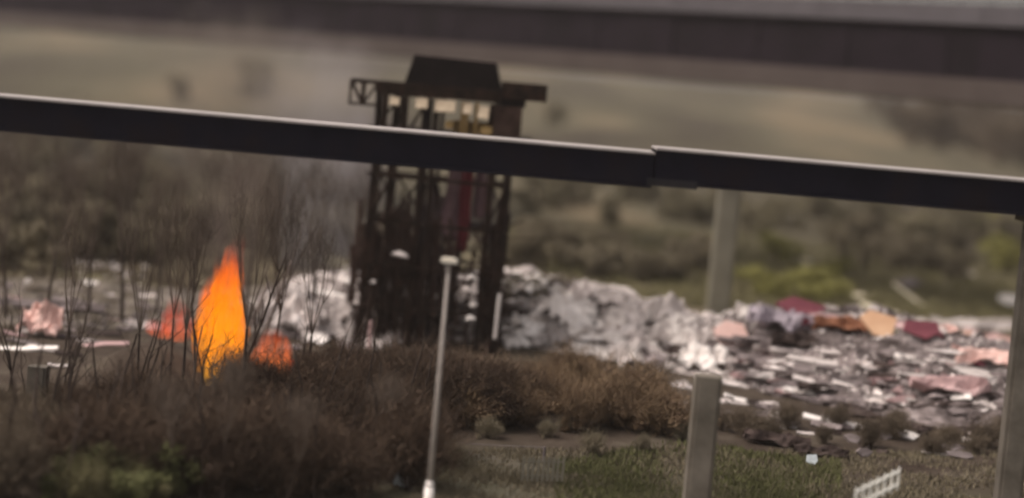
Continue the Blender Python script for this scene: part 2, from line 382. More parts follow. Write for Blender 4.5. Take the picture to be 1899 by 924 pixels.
# steel packing plate hanging under the joint
a = P(1245, 342, GD)
mb = MB(); mb.box((0, -0.34, 0.06), (1.7, 0.10, 0.26)); mb.box((0, -0.25, .12), (1.5, 0.08, 0.10))
o = mb.build('bracket_plate', noisy('grey bracket', (0.010, 0.009, 0.011), (0.02, 0.018, 0.02), 2, 0.7, 0.1)); o.location = (a.x, GD, a.z - 0.02)
setp(o, 'small grey bracket plate under the joint of the dark girder', 'bracket')
def pillar(px, Y, w, ztop, zbase, label, mat='pier', head=True, py=560, group=None):
    a = P(px, py, Y)
    r = empty('concrete_pillar', (a.x, Y, zbase), label, 'pillar', group)
    h = ztop - zbase
    bm = bmesh.new(); bmesh.ops.create_cube(bm, size=1)
    bmesh.ops.scale(bm, vec=(w, w, h + 0.6), verts=bm.verts)
    bmesh.ops.bevel(bm, geom=[e for e in bm.edges if abs(e.verts[0].co.z - e.verts[1].co.z) > 0.5], offset=w * 0.14, segments=2, affect='EDGES')
    me = bpy.data.meshes.new('shaft'); bm.to_mesh(me); bm.free()
    obj('shaft', me, M[mat], r, loc=(0, 0, h / 2 - 0.3))
    if head:
        mb = MB(); mb.box((0, 0, h + 0.12), (w * 1.5, w * 1.6, 0.24)); mb.build('head', M[mat], r)
    return r
pillar(1893, GD + 1.15, 0.85, z2[1] - 0.25, -0.3, 'tall grey concrete pillar at the right edge holding up the dark girder', py=700)
for px in (-740, 2650):
    pillar(px, GD + 1.15, 0.85, z1[1] - 0.25, -0.3, 'grey concrete pillar outside the view under the dark girder', py=700)
pillar(1341, 122, 1.42, 9.3, -0.3, 'pale olive concrete pillar standing behind the rubble ridge', 'pierg', py=480)
pillar(1304, 61.5, 0.86, HC - (697 - 181) / FPX * 61.5, -0.4, 'tall pale concrete pillar in the grass in front of the rubble', 'pier', False, py=800)
pillar(69, 69.0, 0.70, HC - (682 - 73) / FPX * 69, -0.4, 'short pale concrete pillar in the brush at lower left', 'pier', False, py=730)

# ------------------------------------------------------------------ street lamp
a = P(797, 900, 58.0); top = P(833, 484, 58.0)
r = empty('street_lamp', (a.x, 58.0, -0.1), 'slender pale street lamp with a small flat head in front of the tower', 'street lamp')
H = top.z + 0.1
mb = MB(); mb.tube((0, 0, 0.0), (top.x - a.x, 0, H - 0.06), 0.10, 0.048, 10); mb.build('pole', M['lamp'], r, True)
mb = MB(); mb.tube((0, 0, 0.0), (0.0, 0, 1.45), 0.16, 0.14, 12); mb.tube((0, 0, 1.45), (0, 0, 1.62), 0.14, 0.10, 12); mb.build('base_sleeve', M['white'], r, True)
hd = MB(); hd.box((0, 0, 0), (0.50, 0.30, 0.11)); hd.box((0, 0, 0.07), (0.36, 0.2, 0.06))
ho = hd.build('lamp_head', M['lamphead'], r, loc=(top.x - a.x, 0, H))
mb = MB(); mb.box((0, 0, -0.07), (0.36, 0.2, 0.03)); mb.build('lens', M['bluish'], ho)
mb = MB(); mb.box((-0.01, 0, H - 0.25), (0.14, 0.14, 0.16)); mb.build('bracket', M['lamp'], r)

# ------------------------------------------------------------------ tower
TD = 97.0; ts = FPX / TD
def TX(px, py): return P(px, py, TD).x
def TZ(px, py): return P(px, py, TD).z
tc_ = P(805, 400, TD)
T = empty('burnt_tower', (tc_.x, TD, 0), 'tall burnt dark tower of posts and braces with a capped platform on top', 'tower')
def lx(px, py=350): return TX(px, py) - tc_.x
rows = [0.0, 2.4, 5.0]
posts = [(690, .26), (722, .24), (778, .28), (800, .2), (907, .30), (937, .34)]
zdeck = 11.05; ztop = 12.70
def jit(a): return random.uniform(-a, a)
for k, y in enumerate(rows):
    for px, w in posts:
        if k == 1 and px in (722, 907): continue
        mb = MB(); x = lx(px) + (jit(.25) if k else 0)
        segs = 4; z = -0.3; xx = x
        for i in range(segs):
            z2_ = -0.3 + (ztop + 0.3) * (i + 1) / segs; x2 = x + jit(0.05)
            mb.beam((xx, 0, z), (x2, 0, z2_ + 0.02), w, w); z = z2_; xx = x2
        mb.build('post', M['char'], T, loc=(0, y, 0))
# horizontal rails
xl, xr = lx(676), lx(950)
for y in rows:
    for z in (1.9, 4.1, 6.3, 8.6, 10.9):
        mb = MB(); mb.beam((xl - jit(.3), y - 0.16, z + jit(.1)), (xr + jit(.3), y - 0.16, z + jit(.12)), 0.17, 0.17); mb.build('rail', M['char'], T)
for px, _ in posts:
    for z in (1.7, 3.9, 6.1, 8.4):
        mb = MB(); mb.beam((lx(px) + .17, -0.2, z), (lx(px) + .17, 5.2, z + jit(.1)), 0.14); mb.build('rail', M['char'], T)
def brace(x0, z0, x1, z1_, y, w=.12):
    mb = MB(); mb.beam((x0, y, z0), (x1, y, z1_), w, w); mb.build('brace', M['char'], T)
px_ = [lx(p) for p, _ in posts]
for (i, j) in ((0, 1), (1, 2), (2, 3), (4, 5)):
    for z in (1.9, 4.1, 6.3):
        brace(px_[i], z, px_[j], z + 2.2, -0.3 if random.random() < .5 else 5.15)
        if random.random() < .6: brace(px_[j], z, px_[i], z + 2.2, 5.28)
brace(px_[3], 1.9, px_[4], 4.1, -.3); brace(px_[4], 4.1, px_[3], 6.3, 5.2)
for px_c, zt_c in ((872, 4.2), (742, 5.6), (694, 4.0)):
    mb = MB(); mb.box((lx(px_c, 520), -.35, zt_c / 2 - .1), (.16, .16, zt_c + .2)); mb.build('short_post', M['char'], T)
# platform above the girder
brace(px_[0], 11.1, px_[1] + .15, 12.6, -.25); brace(lx(745), 11.15, lx(725), 12.2, -.25, .14); brace(lx(752), 11.15, lx(772), 12.2, -.25, .14)
def tbox(px0, px1, z0, z1_, y0, y1, name, mat, py=190):
    x0, x1 = lx(px0, py), lx(px1, py)
    mb = MB(); mb.box(((x0 + x1) / 2, (y0 + y1) / 2, (z0 + z1_) / 2), (x1 - x0, y1 - y0, z1_ - z0)); return mb.build(name, mat, T)
tbox(696, 778, 12.72, 13.40, -0.5, 5.5, 'platform_slab', M['char'])
tbox(779, 928, 12.78, 13.40, -0.6, 5.6, 'platform_slab', M['char'])
tbox(928.5, 1013, 13.02, 13.90, -0.5, 4.8, 'platform_slab', M['char'])
tbox(928.5, 975, 12.66, 13.01, -0.4, 4.8, 'platform_slab', M['black'])
# cap with sloping left side
x0, x1, x2, x3 = lx(748, 170), lx(767, 112), lx(920, 112), lx(930, 170)
v = []
for y in (0.4, 4.8): v += [(x0, y, 13.41), (x3, y, 13.41), (x2, y, 14.78), (x1, y, 14.85)]
obj('cap', mesh_from('cap', v, [(0, 1, 2, 3), (7, 6, 5, 4), (0, 4, 5, 1), (1, 5, 6, 2), (2, 6, 7, 3), (3, 7, 4, 0)]), M['black'], T)
# open bracket frame on the left
for (a_, b_, w) in (((650, 12.15), (650, 13.3), .13), ((650, 13.3), (700, 13.3), .22), ((648, 12.15), (700, 12.15), .14), ((652, 13.25), (672, 12.2), .16), ((674, 12.15), (674, 13.3), .22), ((676, 12.2), (698, 13.2), .12)):
    mb = MB(); mb.beam((lx(a_[0], 180), -.3, a_[1]), (lx(b_[0], 180), -.3, b_[1]), w, w); mb.build('bracket_bar', M['char'], T)
# short posts below the platform and the lower deck
for px, mat, w in ((715, 'char', .22), (752, 'char', .26), (795, 'black', .34), (862, 'ochre', .42), (884, 'ochre', .2), (912, 'char', .3)):
    x = lx(px, 215); mb = MB(); mb.box((x, -.35, 11.85), (w, .3, 1.7)); mb.build('short_post', M[mat], T)
tbox(916, 968, 11.1, 12.65, -0.55, 4.5, 'side_cabin', M['charb'], 215)
tbox(840, 912, 11.12, 11.75, 0.3, 0.42, 'infill_panel', M['ochre'], 230)
tbox(700, 988, 10.78, 11.05, -0.6, 5.2, 'lower_deck', M['char'], 245)
for px0, px1, za, zb_ in ((808, 845, 12.12, 12.70), (860, 876, 12.12, 12.62), (888, 908, 11.95, 12.55), (772, 794, 12.2, 12.7), (724, 742, 12.25, 12.65)):
    x0_, x1_ = lx(px0, 200), lx(px1, 200); mb = MB(); mb.box((0, 0, 0), (x1_ - x0_, .04, (zb_ - za) * 1.12)); mb.build('opening_light_panel', M['cream'], T, loc=((x0_ + x1_) / 2, -.80, (za + zb_) / 2), rot=(-.55, jit(.06), 0))  # tilted panels added to imitate bright background showing through open gaps
for px0, px1, za, zb_ in ((828, 842, 11.3, 11.7), (893, 915, 11.15, 11.6)):
    x0_, x1_ = lx(px0, 220), lx(px1, 220); mb = MB(); mb.box((0, 0, 0), (x1_ - x0_, .04, zb_ - za)); mb.build('opening_light_panel', M['ochre'], T, loc=((x0_ + x1_) / 2, -.72, (za + zb_) / 2), rot=(-.5, 0, 0))  # tan ones added likewise, for the light in the lower openings
# charred infill boards of the lower storeys
bm_cache = []
for k in range(6):
    mb = MB(); n_ = 5; w = random.uniform(.13, .26); pts = []
    h = 1.0
    v = []; 
    for i in range(n_ + 1):
        z = h * i / n_ ; dx = jit(.03); v += [(-w / 2 + dx, -.03, z), (w / 2 + dx, -.03, z), (w / 2 + dx, .03, z), (-w / 2 + dx, .03, z)]
    f = []
    for i in range(n_):
        q = i * 4
        for s_ in range(4): f.append((q + s_, q + (s_ + 1) % 4, q + 4 + (s_ + 1) % 4, q + 4 + s_))
    f += [(3, 2, 1, 0), tuple(n_ * 4 + i for i in range(4))]
    bm_cache.append(mesh_from('charred_board', v, f)); bm_cache[-1].materials.append(M['charb'])
for k in range(250):
    y = random.choice((0.3, 0.6, 2.6, 2.9, 5.2, 5.4)); x = random.uniform(lx(668), lx(948)); 
    ln = random.uniform(2.0, 5.2); z = random.uniform(-.1, 6.0)
    cx = (x - lx(805)) / (lx(940) - lx(805))
    if z + ln > 8.0 - .6 * abs(cx) + jit(.6): continue
    if y < 1 and z > 3.8: y = 2.7
    if lx(858) < x < lx(905) and z < 4.6 and z + ln > 2.6: continue
    o = obj('charred_board', bm_cache[k % 6], None, T, loc=(x, y + jit(.1), z), rot=(jit(.05), jit(.1), jit(.3)), scale=(random.uniform(.7, 1.3), 1, ln))
rnd = random.Random(77); mb = MB()
for k in range(800):
    x = rnd.uniform(lx(668), lx(950)); y = rnd.uniform(.2, 5.4); z = rnd.uniform(0, 6.6) * (rnd.random() ** .35); ln = rnd.uniform(.4, 2.4)
    if lx(862) < x < lx(900) and z < 4.6: continue
    d = Vector((rnd.gauss(0, .22), rnd.gauss(0, .2), rnd.uniform(-1, 1) or 1)).normalized()
    if rnd.random() < .25: d = Vector((1, rnd.gauss(0, .3), rnd.gauss(0, .25))).normalized()
    w = rnd.uniform(.04, .13); mb.beam((x, y, max(z, 0)), Vector((x, y, max(z, 0))) + d * ln, w, w * .6)
o = mb.build('charred_debris', M['charb'], T); o['kind'] = 'stuff'
# cloths hanging in the tower
def cloth(px, py, w, h, y, mat, label, seed):
    p = P(px, py, TD); v = []; nx, nz = 16, 18
    for j in range(nz + 1):
        for i in range(nx + 1):
            u = i / nx - .5; t = j / nz; ww = w * (0.55 + .45 * math.sin(t * 2.2 + .5) + .1 * noise.noise(Vector((t * 3, seed, 0))))
            v.append((u * ww + .18 * noise.noise(Vector((t * 2, seed, 5))), .07 * math.sin(u * 9 + seed + t * 2) + .1 * noise.noise(Vector((u * 4, t * 4, seed))), -h * t))
    f = [(j * (nx + 1) + i, j * (nx + 1) + i + 1, (j + 1) * (nx + 1) + i + 1, (j + 1) * (nx + 1) + i) for j in range(nz) for i in range(nx)]
    o = obj('hanging_cloth', mesh_from('hanging_cloth', v, f, True), M[mat]); o.location = (p.x, TD + y, p.z)
    s_ = o.modifiers.new('thick', 'SOLIDIFY'); s_.thickness = 0.03
    setp(o, label, 'cloth')
cloth(868, 305, .6, 4.6, 1.2, 'redcloth', 'dark red cloth hanging in the middle of the burnt tower', 1)
cloth(848, 305, 1.2, 4.0, 1.7, 'pinkcloth', 'dusty pink cloth hanging left of the dark red one in the tower', 4)
cloth(893, 315, .7, 2.6, 1.6, 'pinkcloth', 'small faded pink cloth hanging right of the dark red one in the tower', 9)
# steel rod leaning at the tower foot, seen white
def rod(p0, p1, r_, mat, label, name='metal_rod', cat='rod', group=None):
    mb = MB(); mb.tube((0, 0, 0), Vector(p1) - Vector(p0), r_, r_, 6); o = mb.build(name, M[mat]); o.location = p0; setp(o, label, cat, group)
rod(P(918, 628, 95.8), P(927, 545, 95.8), .10, 'steel', 'upright pale rod between the two right posts of the burnt tower')
rod(P(684, 660, 95.5), P(688, 596, 95.5), .12, 'rose', 'short upright rosy stake at the left foot of the burnt tower', 'stake', 'stake')

# ------------------------------------------------------------------ rubble ridge bed
vs = []; fs = []; x = -30.0; nx = 280; y0, y1 = 82.0, 113.0; ny = 110
def bed_z(x, y):
    rz = ridge_z(x, y)
    return ground_z(x, y) + rz + (0.50 * fbm(x * .7, y * .8, 1.3, 4) + .25 * abs(fbm(x * .22, y * 1.1, 8, 2)) + .02) * min(1, rz * 2.0) + (-0.25 if rz < 0.06 else 0.0)
for j in range(ny + 1):
    for i in range(nx + 1):
        x = -30 + 70 * i / nx; y = y0 + (y1 - y0) * j / ny; vs.append((x, y, bed_z(x, y)))
for j in range(ny):
    for i in range(nx): a_ = j * (nx + 1) + i; fs.append((a_, a_ + 1, a_ + nx + 2, a_ + nx + 1))
o = obj('rubble_bed', mesh_from('rubble_bed', vs, fs), M['bed']); setp(o, 'long low ridge of dusty grey rubble crossing the middle of the ground', 'rubble', None, 'stuff')

# ------------------------------------------------------------------ debris meshes
def chunk_mesh(seed, flat=1.0):
    rnd = random.Random(seed); bm = bmesh.new()
    for i in range(11):
        v = Vector((rnd.gauss(0, 1), rnd.gauss(0, 1), rnd.gauss(0, 1))).normalized() * rnd.uniform(.75, 1.1)
        bm.verts.new((v.x * .5, v.y * .5, v.z * .5 * flat))
    bmesh.ops.convex_hull(bm, input=bm.verts); bm.verts.ensure_lookup_table()
    for v in [v for v in bm.verts if not v.link_faces]: bm.verts.remove(v)
    me = bpy.data.meshes.new('chunk'); bm.to_mesh(me); bm.free(); return me
def slab_mesh(seed, th=.09):
    rnd = random.Random(seed); n_ = rnd.choice((4, 5, 5, 6)); a0 = rnd.uniform(0, 1); pts = []
    for i in range(n_):
        t = 2 * math.pi * (i + a0 + rnd.uniform(-.25, .25)) / n_; r_ = rnd.uniform(.4, .6); pts.append((math.cos(t) * r_, math.sin(t) * r_ * .9))
    v = [(x, y, -th / 2) for x, y in pts] + [(x * .96, y * .96, th / 2 + rnd.uniform(-.01, .02)) for x, y in pts]
    f = [tuple(range(n_ - 1, -1, -1)), tuple(range(n_, 2 * n_))] + [(i, (i + 1) % n_, n_ + (i + 1) % n_, n_ + i) for i in range(n_)]
    return mesh_from('slab', v, f)
def plank_mesh(seed):
    rnd = random.Random(seed); v = []; n_ = 3; w = .07
    for i in range(n_ + 1):
        x = i / n_ - .5; dz = rnd.uniform(-.02, .02); e = rnd.uniform(-.01, .02)
        v += [(x, -w - e, dz), (x, w + e, dz), (x, w, dz + .03), (x, -w, dz + .03)]
    f = []
    for i in range(n_):
        q = i * 4
        for s_ in range(4): f.append((q + s_, q + 4 + s_, q + 4 + (s_ + 1) % 4, q + (s_ + 1) % 4))
    f += [(0, 1, 2, 3), (n_ * 4 + 3, n_ * 4 + 2, n_ * 4 + 1, n_ * 4)]
    return mesh_from('plank', v, f)
def crumple_mesh(seed, N=12, amp=.22):
    rnd = random.Random(seed); v = []; so_ = rnd.uniform(0, 50); rim = [rnd.uniform(.75, 1.05) for _ in range(8)]
    for lay in (0, 1):
        for j in range(N + 1):
            for i in range(N + 1):
                x = i / N - .5; y = j / N - .5; k = 1 + .25 * noise.noise(Vector((x * 3, y * 3, so_)))
                h = amp * (abs(fbm(x * 2.6 + so_, y * 2.6, so_, 3)) * 1.2 + .9 * max(0, .5 - math.hypot(x, y)))
                v.append((x * k, y * k, h - .03 * lay))
    n1 = (N + 1) ** 2; f = []
    for j in range(N):
        for i in range(N):
            a_ = j * (N + 1) + i; q = (a_, a_ + 1, a_ + N + 2, a_ + N + 1); f.append(q); f.append(tuple(n1 + t for t in reversed(q)))
    rimv = [i for i in range(N)] + [N + j * (N + 1) for j in range(N)] + [N * (N + 1) + i for i in range(N, 0, -1)] + [j * (N + 1) for j in range(N, 0, -1)]
    for a_, c_ in zip(rimv, rimv[1:] + rimv[:1]): f.append((a_, n1 + a_, n1 + c_, c_))
    return mesh_from('crumpled_sheet', v, f)
def drape_mesh(seed):
    rnd = random.Random(seed); NXs, NYs = 14, 6; v = []; o_ = rnd.uniform(0, 90)
    for lay in (0, 1):
        for j in range(NYs + 1):
            for i in range(NXs + 1):
                x = i / NXs - .5; y = j / NYs - .5; e = 1 - 1.5 * abs(x) ** 2.2 + .35 * noise.noise(Vector((x * 5, o_, y)))
                z = .16 * noise.noise(Vector((x * 4 + o_, y * 2.2, 0))) + .11 * math.sin(y * 9 + 3 * noise.noise(Vector((x * 3, o_, 3)))) + .06 * noise.noise(Vector((x * 11 + o_, y * 6, 4)))
                v.append((x + .06 * noise.noise(Vector((y * 5, o_, 9))), y * .55 * e + .12 * noise.noise(Vector((x * 3, o_, 7))), z - .02 * lay))
    n1 = (NXs + 1) * (NYs + 1); f = []; w_ = NXs + 1
    for j in range(NYs):
        for i in range(NXs):
            a_ = j * w_ + i; q = (a_, a_ + 1, a_ + w_ + 1, a_ + w_); f.append(q); f.append(tuple(n1 + t for t in reversed(q)))
    rim = list(range(NXs)) + [NXs + j * w_ for j in range(NYs)] + [NYs * w_ + i for i in range(NXs, 0, -1)] + [j * w_ for j in range(NYs, 0, -1)]
    for a_, c_ in zip(rim, rim[1:] + rim[:1]): f.append((a_, n1 + a_, n1 + c_, c_))
    return mesh_from('draped_sheet', v, f)
SH = {'draped_sheet': [drape_mesh(i + 80) for i in range(8)],
      'concrete_chunk': [chunk_mesh(i, .7) for i in range(6)], 'broken_slab': [slab_mesh(i + 20) for i in range(6)],
      'broken_plank': [plank_mesh(i + 40) for i in range(4)], 'crumpled_sheet': [crumple_mesh(i + 60) for i in range(6)]}
cache = {}
def piece(kind, mat, loc, rot, scale, label, cat, group=None, idx=None):
    idx = random.randrange(len(SH[kind])) if idx is None else idx
    k = (kind, mat, idx)
    if k not in cache: me = SH[kind][idx].copy(); me.name = kind; me.materials.clear(); me.materials.append(M[mat]); cache[k] = me
    o = col(bpy.data.objects.new(kind, cache[k])); o.location = loc; o.rotation_euler = rot; o.scale = scale
    return setp(o, label, cat, group)
def at_px(kind, mat, px, py, wpx, hpx, label, cat, rz=0.0, tilt=None, idx=None, thick=None, lift=0.0, group=None):
    """a debris piece that stands wpx wide and hpx tall in the photograph where it lies"""
    p = hit(px, py + hpx * .45); s_ = FPX / p.y; w = wpx / s_; h = hpx / s_
    if kind == 'concrete_chunk': sc = (w, w * .8, h * 1.25); rot = (jit(.2), jit(.1), rz)
    elif kind == 'broken_slab':
        tl = R(48) if tilt is None else tilt; sc = (w * 1.02, h / max(.3, math.sin(tl + .14)) * 1.05, 1.0 if thick is None else thick); rot = (tl, jit(.1), rz)
    elif kind == 'draped_sheet': sc = (w * 1.05, h / .30 , h / .42); rot = (R(24), jit(.08), rz)
    elif kind == 'broken_plank':
        L_ = math.hypot(wpx, hpx * .0 + (tilt or 0) * 0) / s_; sc = (L_, max(.6, h / .12), 2.4); rot = (.35, 0, rz)
    else: sc = (w, w * .9, h / .20 * .8); rot = (R(18), jit(.1), rz)
    if kind == 'broken_plank': rot = (.5, rz, jit(.15))
    return piece(kind, mat, p + Vector((0, -.25 if group is None else 0, h * (.5 if group is None else .34) + lift)), rot, sc, label, cat, group, idx)
# the pieces that stand out one by one
Z = at_px
Z('broken_slab', 'maroon', 1490, 572, 96, 38, 'maroon panel lying at the crest of the rubble, left of the orange board', 'panel', idx=1)
Z('broken_slab', 'maroon', 1706, 612, 86, 44, 'rounded maroon panel in pale rubble right of the orange board', 'panel', idx=3)
Z('broken_slab', 'orange', 1622, 602, 76, 56, 'orange tan board tilted up in the rubble between two maroon panels', 'board', idx=0, rz=.1)
Z('draped_sheet', 'rust', 1556, 600, 96, 26, 'rust brown sheet lying just left of the orange tan board', 'board', idx=2)
Z('broken_slab', 'pink', 1352, 622, 62, 54, 'salmon pink triangular slab at the left end of the coloured rubble', 'slab', idx=4, rz=.2)
Z('draped_sheet', 'lilac', 1448, 592, 120, 44, 'lilac grey sheet below and left of the upper maroon panel', 'slab', idx=5)
Z('draped_sheet', 'dark', 1472, 630, 84, 28, 'black sheet standing in for a dark opening in the light rubble below the lilac sheet', 'slab', idx=2)  # sheet laid here for the darkness of an opening in the heap
Z('concrete_chunk', 'dark', 1334, 678, 22, 26, 'dark square block under the salmon pink slab', 'block')
Z('concrete_chunk', 'white', 1362, 676, 26, 18, 'white block right beside the dark square block', 'block')
Z('crumpled_sheet', 'white', 1385, 582, 42, 22, 'white crumpled bag on the crest above the salmon pink slab', 'bag')
Z('broken_plank', 'creamy', 1630, 574, 78, 12, 'thick cream plank on the crest above the orange tan board', 'plank', rz=.22)
Z('broken_plank', 'creamy', 1690, 566, 92, 7, 'long cream pole sloping down over the crest of the rubble', 'plank', rz=.55, lift=.5)
Z('broken_plank', 'creamy', 1590, 548, 40, 8, 'short dull plank in the grass above the rubble crest', 'plank', rz=.08)
Z('broken_plank', 'creamy', 1490, 484, 44, 12, 'bright cream plank lying alone in the grass far behind the rubble', 'plank', rz=.36)
Z('draped_sheet', 'pale', 1800, 602, 150, 26, 'long pale sheet along the crest at the right end of the rubble', 'sheet', rz=-.1, idx=1)
Z('draped_sheet', 'pink', 1828, 660, 120, 38, 'wide pink sheet near the right edge of the rubble', 'sheet', idx=3)
Z('concrete_chunk', 'maroon', 1812, 676, 28, 20, 'dark rose lump on the wide pink sheet', 'lump')
Z('broken_slab', 'white', 1868, 556, 40, 20, 'white bent sheet beside the right edge pillar', 'sheet', rz=-.5, idx=4)
Z('concrete_chunk', 'pale', 1890, 550, 20, 14, 'small pale chunk at the far right edge above the rubble', 'chunk')
Z('concrete_chunk', 'mid', 1680, 528, 60, 34, 'grey boulder behind the rubble crest', 'boulder')
Z('concrete_chunk', 'mid', 1815, 470, 20, 16, 'small grey stone alone in the grass at right', 'stone')
Z('broken_slab', 'pale', 1800, 508, 18, 9, 'small tilted stone in grass at right with dark foot', 'stone')
Z('broken_plank', 'white', 1369, 741, 60, 8, 'short bright white plank in the grass below the rubble', 'plank', rz=.24)
Z('broken_plank', 'pale', 1358, 712, 60, 8, 'dull pale plank just above the bright white plank', 'plank', rz=.16)
Z('broken_plank', 'pale', 1264, 716, 40, 10, 'pale plank by the left side of the front pillar', 'plank', rz=.1)
Z('concrete_chunk', 'pale', 1271, 745, 12, 8, 'tiny pale stone beside the front pillar', 'stone')
Z('broken_plank', 'white', 1560, 786, 150, 11, 'long white plank along the lower edge of the rubble', 'plank', rz=.13)
Z('broken_slab', 'white', 1682, 806, 46, 16, 'white slab ending the long white plank', 'slab', idx=2)
Z('draped_sheet', 'rose', 1755, 712, 140, 34, 'large dusty rose sheet low in the right rubble', 'sheet', idx=0)
Z('broken_slab', 'white', 1778, 736, 42, 18, 'white bent flake at the tip of the rose sheet', 'flake', idx=4, rz=-.7)
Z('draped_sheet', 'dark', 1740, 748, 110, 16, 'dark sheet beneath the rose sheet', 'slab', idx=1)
Z('broken_slab', 'bluish', 1503, 852, 26, 28, 'bluish grey broken sheet in the dark patch at lower right', 'sheet', idx=3, tilt=R(70))
Z('broken_slab', 'mid', 1600, 838, 34, 24, 'grey broken sheet standing right of the bluish one', 'sheet', idx=5, tilt=R(70), rz=.4)
Z('broken_slab', 'mid', 1775, 842, 50, 14, 'dull grey flat slab on bare ground at lower right', 'slab')
Z('crumpled_sheet', 'bluish', 741, 893, 28, 22, 'small bluish white bag in the brush left of the street lamp', 'bag')
Z('concrete_chunk', 'mid', 479, 905, 24, 14, 'small pale stone at the bottom edge left of centre', 'stone')
# left side
Z('crumpled_sheet', 'pink', 76, 604, 76, 40, 'salmon pink bundle on the ground at far left', 'bundle')
Z('broken_plank', 'white', 56, 646, 108, 9, 'long pale plank below the salmon pink bundle', 'plank', rz=-.09)
Z('broken_plank', 'rose', 178, 640, 130, 8, 'thin bent plank rising to the right behind the fire bank', 'plank', rz=-.16)
Z('broken_plank', 'pale', 114, 678, 48, 6, 'short pale plank below the long pale plank', 'plank', rz=.0)
Z('draped_sheet', 'mid', 90, 566, 210, 22, 'wide flat grey sheet lying above the salmon pink bundle', 'sheet', idx=2, tilt=R(20))
Z('broken_slab', 'white', 166, 524, 46, 10, 'flat whitish slab on dark ground above the wide grey sheet', 'slab', idx=3)
Z('concrete_chunk', 'white', 54, 521, 18, 16, 'single round white stone at far left', 'stone')
Z('concrete_chunk', 'mid', 18, 530, 26, 16, 'dull grey stone left of the round white stone', 'stone')
Z('broken_plank', 'pale', 142, 479, 36, 8, 'small pale plank at upper left of the scattered bits', 'plank', rz=0)
Z('broken_plank', 'pale', 216, 500, 26, 9, 'small pale plank pointing down right among scattered bits', 'plank', rz=.7)
Z('concrete_chunk', 'mid', 244, 505, 12, 14, 'small pale stone right of the sloping plank among scattered bits', 'stone')
Z('concrete_chunk', 'mid', 346, 380, 20, 10, 'faint pale stone on the dark slope under the girder at left', 'stone')
Z('concrete_chunk', 'pale', 345, 382, 12, 7, 'tiny light stone lying on the faint pale stone', 'stone')
Z('broken_plank', 'dark', 130, 655, 50, 9, 'black short board under the bent plank at left', 'board', rz=.05)
Z('broken_plank', 'dark', 195, 618, 66, 11, 'dark board on the ground right of the salmon bundle', 'board', rz=-.05)
# left crumpled heap
Z('crumpled_sheet', 'pale', 548, 590, 100, 56, 'big pale crumpled sheet in the heap right of the fire', 'sheet')
Z('crumpled_sheet', 'pale', 620, 590, 80, 40, 'pale crumpled sheet between the big sheet and the tower', 'sheet')
Z('broken_slab', 'white', 590, 628, 48, 20, 'white bent slab at the foot of the crumpled heap', 'slab')
Z('broken_plank', 'white', 610, 545, 90, 8, 'long white plank on top of the heap left of the tower', 'plank', rz=.1)
Z('broken_slab', 'white', 650, 500, 30, 11, 'small white slab high beside the left tower post', 'slab')
Z('broken_slab', 'white', 646, 521, 34, 11, 'white slab just below the small high slab by the tower', 'slab')
Z('concrete_chunk', 'pale', 620, 448, 14, 9, 'tiny pale stone on the slope behind the tower, left of its twin', 'stone')
Z('concrete_chunk', 'pale', 662, 446, 13, 9, 'tiny pale stone close to the left tower post', 'stone')
# bits seen between the tower posts
for px, py, w, h, mt_, lb in ((740, 474, 26, 12, 'pale', 'pale scrap caught high between the left tower posts'), (690, 524, 12, 12, 'pale', 'small pale scrap caught beside the leftmost tower post'),
    (873, 514, 18, 12, 'white', 'white scrap caught highest of four between the right tower posts'), (872, 537, 26, 10, 'pale', 'pale scrap caught second of four between the right tower posts'),
    (878, 564, 14, 14, 'white', 'white scrap caught third of four between the right tower posts'), (870, 590, 22, 12, 'white', 'white scrap caught lowest of four between the right tower posts')):
    o = Z('concrete_chunk', mt_, px, py, w * 1.1, h * 1.1, lb, 'scrap'); o.name = 'caught_scrap'; o.location = P(px, py, 96.52)
# ------------------------------------------------------------------ many more loose pieces, set by where they lie on the ridge
def scatter(poly, count, kinds, wr, hr, group, label_of, zone=None):
    xs = [p[0] for p in poly]; k = 0; tries = 0; CW = {'white': 'white', 'pale': 'pale', 'mid': 'grey', 'dark': 'dark', 'rose': 'dusty rose', 'creamy': 'cream', 'maroon': 'maroon', 'orange': 'orange tan', 'pink': 'salmon pink'}; KW = {'concrete_chunk': 'rubble chunk', 'broken_slab': 'broken flat slab', 'broken_plank': 'broken plank', 'crumpled_sheet': 'crumpled sheet', 'draped_sheet': 'long rumpled sheet'}
    while k < count and tries < count * 30:
        tries += 1; px = random.uniform(min(xs), max(xs))
        lo = lerp_tab([(a_, b_, c_) for a_, b_, c_ in poly], px); py = random.uniform(lo[0], lo[1])
        kd, mt_ = random.choice(kinds); w = random.uniform(*wr); h = random.uniform(*hr)
        if kd == 'broken_plank': h *= .45
        Z(kd, mt_, px, py, w, h, CW[mt_] + ' ' + KW[kd] + ' ' + label_of, {'concrete_chunk': 'rubble', 'broken_slab': 'slab', 'broken_plank': 'plank', 'crumpled_sheet': 'sheet', 'draped_sheet': 'sheet'}[kd],
          rz=random.uniform(.0, .22) if kd == 'broken_plank' else (jit(.18) if kd == 'draped_sheet' else jit(.6)), group=CW[mt_] + ' ' + KW[kd] + 's of the ' + group)
        k += 1
def labs(where): return where
white = [('draped_sheet', 'white')] * 9 + [('draped_sheet', 'pale')] * 3 + [('draped_sheet', 'mid')] * 2 + [('draped_sheet', 'dark')] * 6 + [('concrete_chunk', 'dark')] * 3 + [('broken_plank', 'white')] * 5 + [('crumpled_sheet', 'white')] * 5 + [('crumpled_sheet', 'pale')] * 5 + [('concrete_chunk', 'white')] * 2 + [('concrete_chunk', 'pale')] * 3 + [('broken_slab', 'pale')] * 2 + [('concrete_chunk', 'dark'), ('broken_slab', 'mid'), ('concrete_chunk', 'mid')]  # dark sheets and chunks here stand in for shaded gaps between the lumps
